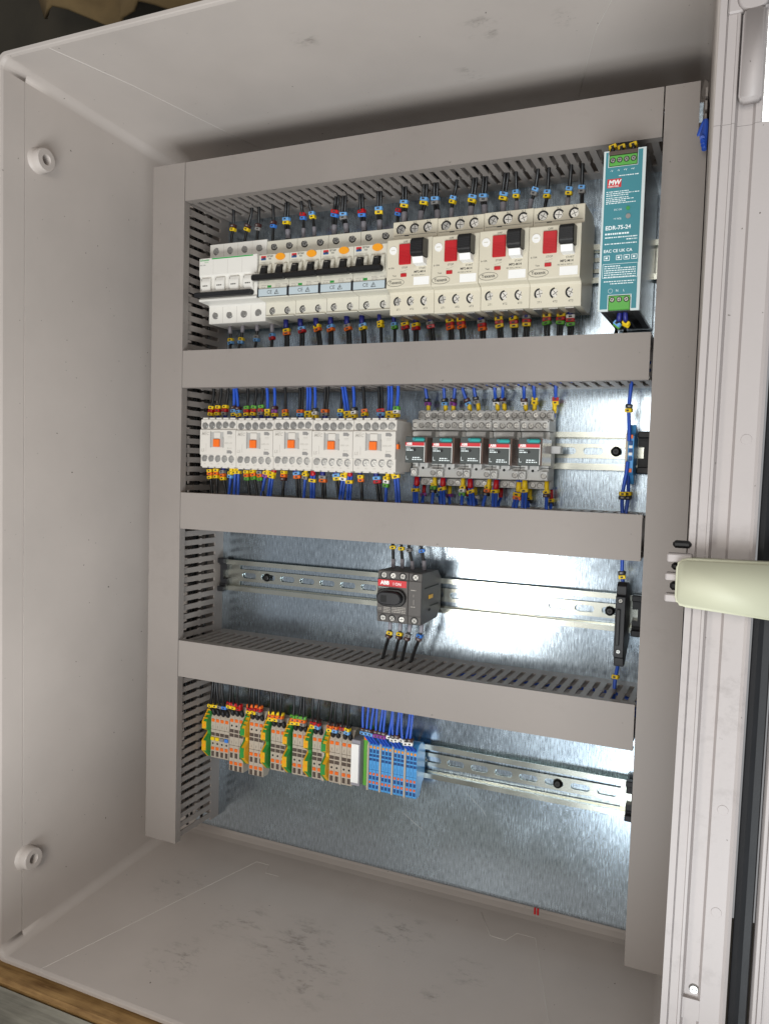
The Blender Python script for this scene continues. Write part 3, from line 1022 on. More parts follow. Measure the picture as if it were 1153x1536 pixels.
# ---------------------------------------------------------------- five contactors
def contactor(k):
    lab = ['at the left end of the second row', 'second from the left end of the row', 'in the middle of the five', 'fourth from the left end of the row', 'at the right, beside the relays'][k]
    t = thing('contactor', 'pale contactor with an orange slider, ' + lab, 'contactor', (17.1 + 45.0 * k, 8, 250.5 + (0.2, -0.3, 0.35, -0.15, 0.1)[k]), 'pale contactors with orange sliders')
    prof = [(0, 19), (24, 19), (26, 23.6), (61.4, 24.4), (62, 23.8), (62, 13.8), (63.6, 13.4), (63.9, 13), (63.9, -12.4), (63.6, -12.8), (62, -13.4), (62, -24.8), (61.4, -25.4), (26, -24.6), (24, -19), (0, -19)]
    obj('housing', M('kont', lambda q: q.prism(prof, 'x', 0.2, 44.8, bev=0.4)), 'contactor', t)
    obj('foot', M('kontfoot', lambda q: q.box(2, 43, 0.2, 23, -18, 18)), 'softblack', t) if k == 4 else None
    for j in range(5):
        x = 5.6 + 8.55 * j
        screw(t, x, 62.0, 17.9, 3.15, 'grey')
        screw(t, x, 62.0, -17.2, 3.15, 'grey')
        obj('terminal_divider', M('ktdiv', lambda q: (q.box(-3.4, 3.0, 34, 61.8, 24.3, 25.8), q.box(-3.4, 3.0, 34, 61.8, -26.6, -25.2))), 'contactor', t, (x, 0, 0))
        lettering(('1L1', '3L2', '5L3', '13', 'A1')[j], 1.7, 'paleink', t, x, 62.1, 22.4, 'CENTER')
        lettering(('2T1', '4T2', '6T3', '14', 'A2')[j], 1.7, 'paleink', t, x, 62.1, -22.6, 'CENTER')
    obj('window', M('kontwin', lambda q: (q.box(14.6, 30.2, 63.9, 64.0, -5.0, 10.8), q.box(14.0, 14.8, 63.9, 65.2, -5.4, 11), q.box(29.6, 30.6, 63.9, 65.2, -5.4, 4.6))), 'windowgrey', t)
    obj('window_bar', M('kontbar', lambda q: q.cbox(18.6, 26.4, 64, 64.9, 3.8, 10.6, .2)), 'contactor', t)
    obj('slider', M('kontslider', lambda q: (q.cbox(18.4, 26.0, 64, 66.4, -4.6, 3.4, .4), q.box(21.9, 22.5, 66.4, 66.6, -3.6, 2.4, 0))), 'orange', t)
    obj('side_slider', M('kontside', lambda q: q.cbox(43.8, 46.6, 56, 61, -3.2, 1.4, .3)), 'orange', t) if k == 4 else None
    lettering('MEC', 4.6, 'paleink', t, 2.4, 64.0, 9.0, shear=.25, bold=.05)
    lettering('LS', 4.4, 'paleink', t, 1.8, 64.0, -8.4, shear=.15, bold=.02)
    lettering('GMD-12M', 2.1, 'paleink', t, 31.6, 64.0, -0.6)
    obj('print', M('kontprint', lambda q: (q.box(2.6, 9.6, 63.92, 64.0, 11.6, 11.85), q.box(8.2, 8.5, 63.92, 64.0, -9.4, -1.2), q.box(35.6, 40.4, 63.92, 64.0, 6.0, 6.3), q.box(35.6, 40.4, 63.92, 64.0, 4.8, 5.0), q.box(35.6, 40.4, 63.92, 64.0, -5.9, -5.6), q.box(35.4, 35.7, 63.92, 64.0, -7, -4.8))), 'paleink', t)
    obj('arrow_key', M('kontarrow', lambda q: (q.prism([(34.6, 8.6), (39.2, 8.6), (39.2, 7.8), (41.4, 9.8), (39.2, 11.8), (34.6, 11.8)], 'd', 63.9, 64.1), q.prism([(34.6, -11.2), (39.2, -11.2), (39.2, -12), (41.4, -10), (39.2, -8), (34.6, -8)], 'd', 63.9, 64.1))), 'grey', t)


for k in range(5):
    contactor(k)


# ---------------------------------------------------------------- five relay sockets and the relays in them
def relay(k):
    lab = ['nearest the contactors', 'second from the contactors', 'middle one of the five', 'fourth from the contactors', 'at the right end'][k]
    x0 = 243.6 + 27.0 * k
    t = thing('relay_socket', 'pale grey screw-terminal relay socket, ' + lab, 'relay socket', (x0, 8, 250.5), 'pale relay sockets')
    X0, X1 = 0.2, 26.8
    b = M('sockbase', lambda q: (q.box(X0 + .1, X1 - .1, 0, 8, -35, 34),
                                 q.cbox(X0, X1, 4, 13, 28.0, 36.0, .4), q.cbox(X0, X1, 4, 28.5, 16.6, 26.4, .4),
                                 q.cbox(X0, X1, 4, 24, -17.0, 16.0, .4),
                                 q.cbox(X0, X1, 4, 13, -36.8, -30.0, .4), q.cbox(X0, X1, 4, 24, -28.8, -17.5, .4),
                                 q.cbox(X0, 6.6, 24, 28.5, -28.0, -20.6, .3), q.cbox(20.4, X1, 24, 28.5, -28.0, -20.6, .3), q.cbox(10, 18, 24, 30, -20.4, -15, .4),
                                 q.box(7.4, 9.8, 24, 34, -19, -14), q.box(17.8, 20.0, 24, 34, -19, -14)))
    obj('base', b, 'socket', t)
    obj('retaining_clip', M('sockclip', lambda q: (q.prism([(20, 9), (33, 9), (36, 11), (36, 14.6), (33, 15.6), (20, 15.6)], 'x', 4, 23.4, bev=.5),)), 'socket', t)
    for j in range(4):
        x = 3.6 + 6.6 * j
        screw(t, x, 13.0, 32.0, 2.45, 'grey', 'nickel')
        screw(t, x, 28.5, 21.4, 2.45, 'grey', 'nickel')
        screw(t, x, 13.0, -33.4, 2.3, 'grey', 'nickel')
        obj('tier_notch', M('socknotch', lambda q: (q.box(-2.2, 2.2, 6, 11, 36.0, 37.0), q.box(-2.2, 2.2, 18, 27, 26.3, 27.3))), 'socket', t, (x, 0, 0))
    for x in (3.4, 23.6):
        screw(t, x, 28.5, -24.4, 2.3, 'grey', 'nickel')
    obj('rivet_hole', M('sockhole', lambda q: (q.cyl(13.6, -20, 30.0, 30.06, 1.3, 12), q.box(25.3, 26.3, 13.0, 13.1, 34.2, 35.2), q.box(25.3, 26.3, 28.5, 28.6, 24.6, 25.6))), 'hole', t)
    if k == 4:
        obj('side_marker', MB().box(20.8, 26.6, 24, 44, -15.5, 9), 'paper', t)
        obj('side_latch', MB().cbox(26.8, 36, 8, 20, -3.5, 3.5, .5), 'socket', t)
    r = thing('relay', 'dark grey plug-in relay with red band and teal lever, ' + lab, 'relay', (x0 + 7.9, 8 + (0, 0.4, -0.3, 0.2, 0)[k], 250.5 + (0.2, -0.2, 0.3, -0.3, 0.1)[k]), 'dark plug-in relays')
    obj('case', M('relaycase', lambda q: q.cbox(0.2, 20.8, 24.5, 61.0, -15.6, 8.6, .5)), 'relay_side', r)
    obj('faceplate', M('relayface', lambda q: q.cbox(0, 19.6, 61.0, 62.4, -15.8, 8.8, .35)), 'relay', r)
    obj('red_band', M('relayred', lambda q: q.box(0.1, 19.2, 62.4, 62.5, 0.2, 3.2)), 'labelred', r)
    lettering('ABB', 3.1, 'paper', r, 1.2, 62.55, 1.8, bold=.14)
    obj('white_line', M('relayline', lambda q: (q.box(0.1, 19.4, 62.4, 62.48, -.5, 0.1), q.box(19.0, 19.5, 62.4, 62.5, -14.8, 3.2))), 'paper', r)
    obj('test_lever', M('relaylever', lambda q: (q.cbox(7.6, 19.4, 61.5, 64.4, 4.6, 7.8, 1.2), q.box(16, 19, 64.4, 64.6, 5.8, 6.6, 0))), 'tealclip', r)
    obj('lever_hub', M('relayhub', lambda q: q.cyl(9.2, 6.2, 64.4, 64.9, 1.4, 14)), 'teal', r)
    obj('fine_print', M('relayprint', lambda q: (dashes(q, 1, 5, -2.2, .7, 3, 62.4), dashes(q, 1, 8.6, -4, .9, 4, 62.4), dashes(q, 7.6, 15, -10.8, .9, 5, 62.4), dashes(q, 7.2, 17, -12.6, .9, 6, 62.4), q.box(1, 1.3, 62.4, 62.47, -12.6, -9.4), q.box(1, 3.2, 62.4, 62.47, -12.8, -12.4))), 'whiteink', r)
    obj('indicator_lamp', M('relayled', lambda q: q.cyl(9.4, -3.6, 62.3, 62.7, 1.4, 14)), 'black', r)


for k in range(5):
    relay(k)

# ---------------------------------------------------------------- rotary switch on the third rail
t = thing('rotary_switch', 'dark grey rotary isolator switch with red band and black knob', 'switch', (223.4, 8, 105.6))
obj('housing', MB().prism([(0, 16), (10, 24.4), (53.0, 24.8), (53.6, 24.2), (53.6, 16.8), (54.6, 16.4), (54.6, -16.6), (53.6, -17.2), (53.6, -24.8), (53.0, -25.4), (10, -24.6), (0, -16)], 'x', 0, 32.0, bev=.5), 'switch', t)
obj('fourth_pole', MB().prism([(0, 15), (10, 23.6), (52.6, 24.6), (53.4, 24), (53.6, 16.8), (54.2, 16.4), (54.2, -16.6), (53.6, -17.2), (53.4, -24.8), (52.6, -25.4), (10, -24), (0, -15)], 'x', 32.3, 45.6, bev=.6), 'switch', t)
for j, x in enumerate((6.4, 16.0, 26.0, 39.2)):
    screw(t, x, 53.6, 20.4, 2.9, 'hole')
    screw(t, x, 53.6, -21.2, 2.9, 'hole')
obj('red_band', MB().box(0.6, 30.4, 54.6, 54.8, 9.6, 16.0), 'labelred', t)
lettering('ABB', 5.0, 'paper', t, 3.4, 54.9, 12.9, bold=.25)
lettering('I ON', 4.0, 'paper', t, 16.4, 54.9, 12.4, bold=.04)
lettering('OT40F4N2', 2.2, 'whiteink', t, 1.4, 54.75, 8.2)
lettering('CE', 3.2, 'paleink', t, 1.0, 54.75, -12.6)
b = MB()
for j in range(4):
    dashes(b, 7, 14, -10.8 - j * 1.5, .7, 90 + j, 54.6)
    dashes(b, 16, 30, -9.8 - j * 1.6, .8, 95 + j, 54.6)
dashes(b, 35, 40, 8, .8, 120, 54.25); dashes(b, 35, 40, -8, .8, 121, 54.25)
b.box(37.6, 37.9, 54.2, 54.3, 1.5, 4); b.box(37.9, 38.2, 54.2, 54.3, -6, -1)
obj('fine_print', b, 'paleink', t)['kind'] = 'stuff'


def oval(hx, hz, n=10):
    p = []
    for s, a0 in ((1, -90), (-1, 90)):
        for k in range(n + 1):
            a = math.radians(a0 + 180 * k / n)
            p.append((15.6 + s * (hx - hz) + hz * math.cos(a), -0.6 + hz * math.sin(a)))
    return p


kb = obj('knob', MB().prism(oval(15.2, 8.6), 'd', 54.7, 58.2, bev=.7), 'black', t)
obj('knob_grip', MB().prism([(15.6 + (x - 15.6) * .84, -0.6 + (z + .6) * .72) for x, z in oval(15.2, 8.6)], 'd', 58.2, 63.4, bev=1.2), 'softblack', kb)
obj('knob_socket', MB().box(7.6, 13.6, 63.4, 63.6, -4.4, 2.2), 'hole', kb)
obj('side_catch', MB().box(45.6, 46.2, 24, 34, -2, 1.6), 'peyellow', t)
obj('side_groove', MB().box(45.55, 45.9, 8, 46, 8.8, 9.8).box(45.55, 45.9, 8, 30, -10, -9).cyl(45.4, -13, 30, 34, 1.2), 'hole', t)

# ---------------------------------------------------------------- single terminals at the right ends of rails two and three
t = thing('fuse_terminal', 'tall black fuse terminal at the right end of the rotary switch rail', 'terminal block', (444.6, 7, 97.2))
obj('body', MB().prism([(0, 22), (14, 36), (27, 37.2), (31, 34), (31, 26), (35, 25), (35.4, -29), (31.6, -30), (31, -37.6), (22, -38.4), (10, -30), (0, -20)], 'x', 0, 8.4, bev=.5), 'softblack', t)
obj('fuse_lever', MB().cbox(1.4, 4.6, 35.2, 37.4, -18, 14, .5), 'black', t)
screw(t, 4.2, 35.0, 21.4, 1.8, 'hole')
screw(t, 4.0, 35.2, -23.6, 1.8, 'hole')
t = thing('blue_terminal', 'single blue terminal with beige end plate at the right end of the contactor rail', 'terminal block', (446.0, 7, 248.0))
obj('body', MB().prism([(0, 16), (8, 24), (16, 26), (20, 18), (27, 16), (27.4, -16), (22, -19), (16, -27), (8, -26), (0, -16)], 'x', 2.0, 7.0, bev=.4), 'termblue', t)
obj('end_plate', MB().prism([(0, 17), (10, 26), (20, 26), (25, 17.6), (28, 16.6), (28, -16.6), (25, -20), (20, -27), (8, -27), (0, -17)], 'x', 0, 1.9), 'terminal', t)
for z, mname in ((15.0, 'orange'), (9.6, 'termdark'), (2.6, 'termdark'), (-4.2, 'termdark'), (-14.6, 'orange')):
    obj('push_button' if mname == 'orange' else 'bridge_slot', M(('single', mname), lambda q: q.cbox(2.9, 6.1, 27, 28.2, -1.7, 1.7, .3)), mname, t, (0, 0, z))
obj('marker_tab', MB().box(2.9, 5.9, 27.2, 28.4, 5.0, 7.2).box(2.9, 5.9, 27.2, 28.4, -1.4, 1.0), 'paper', t)


# ---------------------------------------------------------------- terminal blocks on the lowest rail
ZR = -70.0
LAST = [None]


def beige(x, label, long, w=6.1):
    t = thing('terminal_block', label, 'terminal block', (x, 7, ZR), 'beige terminal blocks')
    f = 24.0
    prof = [(0, 15), (6, 28), (11, 30), (17, 28), (f, 16), (f, -42.6), (f - 1.2, -44), (13, -44), (7, -32), (0, -16)] if long else \
           [(0, 15), (6, 24), (11, 26), (17, 24.5), (f, 12.5), (f, -32), (f - 1.2, -33.4), (13, -33.4), (7, -26), (0, -16)]
    obj('body', M(('beige', long, w), lambda q: q.prism(prof, 'x', 0.08, w - 0.08, bev=.25)), 'terminal', t)
    h = M(('termhole', w), lambda q: q.cbox(1.2, w - 1.2, -0.4, 0.35, -2.9, 2.9, .25))
    c = M(('termbtn', w), lambda q: q.cbox(1.0, w - 1.0, -0.4, 0.8, -1.8, 1.8, .3))
    s = M(('termslot', w), lambda q: q.cbox(0.4, w - 0.4, -0.4, 0.3, -1.9, 1.9, .3))
    d = M('termdot', lambda q: q.cyl(3.05, 0, -0.3, 0.25, 1.15, 12))
    m_ = M(('termmark', w), lambda q: (q.box(0.1, w - .1, -.2, .25, -.18, .18), q.box(2.9, 3.15, -.2, .2, 2.0, 5)))
    if long:
        rows = [('push_button', c, 'orange', 13.6), ('test_hole', d, 'hole', 7.6), ('bridge_slot', s, 'slotbrown', 1.7), ('bridge_slot', s, 'slotbrown', -3.2), ('mark_groove', m_, 'slotbrown', -14.6),
                ('push_button', c, 'orange', -19.8), ('wire_entry', h, 'slotbrown', -26.0), ('push_button', c, 'orange', -34.6), ('wire_entry', h, 'slotbrown', -40.2)]
    else:
        rows = [('push_button', c, 'orange', 9.9), ('mark_groove', m_, 'slotbrown', -0.6), ('bridge_slot', s, 'slotbrown', -5.9), ('bridge_slot', s, 'slotbrown', -11.0), ('test_hole', d, 'hole', -16.6),
                ('push_button', c, 'orange', -22.2), ('wire_entry', h, 'slotbrown', -28.4)]
    for nm, me, mm, z in rows:
        obj(nm, me, mm, t, (0, f, z))
    LAST[0] = t
    return t


def earth(x, label, swap=False, w=6.0):
    t = thing('earth_terminal', label, 'earth terminal', (x, 7, ZR), 'green and yellow earth terminals')
    a, b_ = ('peyellow', 'pegreen') if not swap else ('pegreen', 'peyellow')
    up = [(4, 13), (9, 25), (17, 25), (22, 21), (31.5, 10.5), (32, 1.5), (22, -4.0), (4, -4)]
    dn = [(4, -4.3), (22, -4.3), (31.5, -11.5), (32.2, -18), (31.4, -24), (22, -33), (14, -33), (8, -24)]
    obj('body', M('peb', lambda q: (q.prism(up, 'x', 1.6, w - .1, bev=.2), q.prism(dn, 'x', 1.6, w - .1, bev=.2), q.box(2, w - .5, 16, 25, -6, -2.5))), b_, t)
    obj('front_shell', M('pef', lambda q: (q.prism([(p[0] + .5, p[1]) for p in up], 'x', 0, 1.7), q.prism([(p[0] + .5, p[1]) for p in dn], 'x', 0, 1.7),
                                          q.box(0, w - .6, 31.9, 32.5, 2, 9.8), q.box(0, w - .6, 31.9, 32.6, -23, -12))), a, t)
    for z in (5.4, -17.4):
        obj('screw_access', M('pehole', lambda q: q.cyl(3.0, 0, 32.4, 32.9, 1.7, 14)), 'testorange' if not swap else 'pegreen', t, (0, 0, z))
    for j in range(3):
        obj('ridge', M('peridge', lambda q: q.box(0.2, w - .4, 0, 1.2, -.5, .5)), a, t, (0, 29.4 - j * 3.4, 13.2 + j * 3.7))
    return t


GN = ['leftmost group of four', 'tall group left of the green-fronted earth terminal', 'tall group right of the green-fronted earth terminal', 'fourth group from left, three wide', 'fifth group from left, three wide', 'only separate pair', 'last pair before the final end plate']
TERMS = []          # (x centre, long, group, index)


def grp(g, x, n, long):
    for i in range(n):
        beige(x + 6.15 * i, 'beige terminal block, %s in the %s' % (ORD[i], GN[g]), long)
        TERMS.append((x + 6.15 * i + 3.05, long, g, i))
        if g == 0:
            obj('marker_tag', M('termtag', lambda q: q.cbox(0.7, 5.4, -0.3, 1.6, -2.0, 2.0, .4)), ('yellow', 'yellow', 'grey', 'midblue')[i], LAST[0], (0, 24.0, -11.0))


earth(1.8, 'green and yellow earth terminal at the far left of the terminal row')
grp(0, 7.8, 4, False)
grp(1, 33.0, 3, True)
earth(52.6, 'earth terminal with green front between the two tall beige groups', True)
grp(2, 59.2, 3, True)
earth(79.4, 'green and yellow earth terminal right of the second tall beige group')
grp(3, 86.8, 3, False)
earth(106.6, 'green and yellow earth terminal between the fourth and fifth beige groups')
grp(4, 114.1, 3, False)
earth(132.3, 'green and yellow earth terminal left of the pair of beige terminals')
grp(5, 138.4, 2, False)
t = thing('terminal_end_plate', 'thin beige end plate right of the pair of beige terminals', 'end plate', (150.8, 7, ZR))
obj('plate_body', MB().prism([(0, 15), (6, 24), (11, 26.5), (17, 25), (24.4, 12.5), (24.4, -33.4), (13, -33.8), (0, -16)], 'x', 0, 2.4, bev=.2), 'terminal', t)
t = earth(153.4, 'slim yellow-green earth terminal left of the last beige group', True, 5.2)
grp(6, 159.0, 2, False)
t = thing('terminal_end_plate', 'thin beige end plate in the middle of the last beige group', 'end plate', (171.4, 7, ZR))
obj('plate_body', MB().prism([(0, 15), (6, 24), (11, 26.5), (17, 25), (24.3, 12.5), (24.3, -33.4), (13, -33.8), (0, -16)], 'x', 0, 1.8, bev=.2), 'terminal', t)
for i in range(2):
    beige(173.4 + 6.15 * i, 'beige terminal block beside the white end clamp, %s right of the end plate' % ORD[i], False)
    TERMS.append((173.4 + 6.15 * i + 3.05, False, 6, 2 + i))
t = thing('end_clamp', 'white blank marker carrier clamp between beige and blue terminals', 'end clamp', (187.2, 7, ZR))
obj('clamp_body', MB().prism([(0, 18), (8, 19), (29, 19), (29, -29), (8, -29), (0, -18)], 'x', 0, 9.8, bev=.5), 'sleevegrey', t)
obj('marker_panel', MB().cbox(0.3, 9.0, 29, 30.6, -25.6, 15.0, .4), 'paper', t)
t = thing('earth_terminal', 'yellow-green earth terminal half hidden behind the white end clamp', 'earth terminal', (197.3, 7, ZR), 'green and yellow earth terminals')
obj('body', MB().prism([(0, 16), (8, 30), (17, 30), (21, 26), (21, -30), (13, -33), (0, -16)], 'x', 0, 5.0, bev=.3), 'green', t)
obj('push_button', MB().box(0.8, 4.4, 19, 21.6, 18, 22), 'orange', t)
BLUE = []
for g in range(4):
    xg = 202.7 + 13.7 * g
    t = thing('terminal_end_plate', 'thin beige separator plate left of the %s blue terminal group' % ORD[g], 'end plate', (xg, 7, ZR), 'separators between blue terminals')
    obj('plate_body', M('sepplate', lambda q: q.prism([(0, 16), (8, 22), (15, 23), (20, 21), (24, 14), (24, -33), (14, -33.4), (0, -16)], 'x', 0, 2.0, bev=.2)), 'terminal', t)
    for i in range(3):
        x = xg + 2.1 + 3.86 * i
        t = thing('terminal_block', 'slim blue terminal block, %s in the %s blue group from the left' % (ORD[i], ORD[g]), 'terminal block', (x, 7, ZR), 'slim blue terminal blocks')
        obj('body', M('blueterm', lambda q: q.prism([(0, 16), (6, 21), (13, 22.5), (17, 21), (23, 14.5), (23, -31.8), (21.8, -33), (13, -33), (7, -22), (0, -16)], 'x', 0.1, 3.76, bev=.2)), 'termblue', t)
        c = M('bluebtn', lambda q: q.cbox(0.7, 3.0, -.4, .6, -1.3, 1.3, .2))
        h = M('bluehole', lambda q: q.cbox(0.5, 3.2, -.4, .25, -1.9, 1.9, .3))
        s = M('blueslot', lambda q: q.cbox(0.3, 3.4, -.4, .25, -1.35, 1.35, .2))
        obj('push_button', c, 'testorange', t, (0, 23.0, 12.6))
        for nm, me, mm, z in (('test_hole', h, 'termdark', 8.3), ('bridge_slot', s, 'termdark', 3.9), ('bridge_slot', s, 'termdark', -0.4), ('push_button', c, 'orange', -15.4), ('wire_entry', h, 'termdark', -19.4),
                              ('push_button', c, 'orange', -24.2), ('wire_entry', h, 'termdark', -28.6)):
            obj(nm, me, mm, t, (0, 23.0, z))
        obj('mark_groove', M('bluegroove', lambda q: (q.box(0.1, 3.7, 0, .2, -.15, .15), q.box(1.8, 2.0, 0, .2, 1.6, 5.4))), 'termdark', t, (0, 23.0, -11))
        BLUE.append((x + 1.85, g, i))
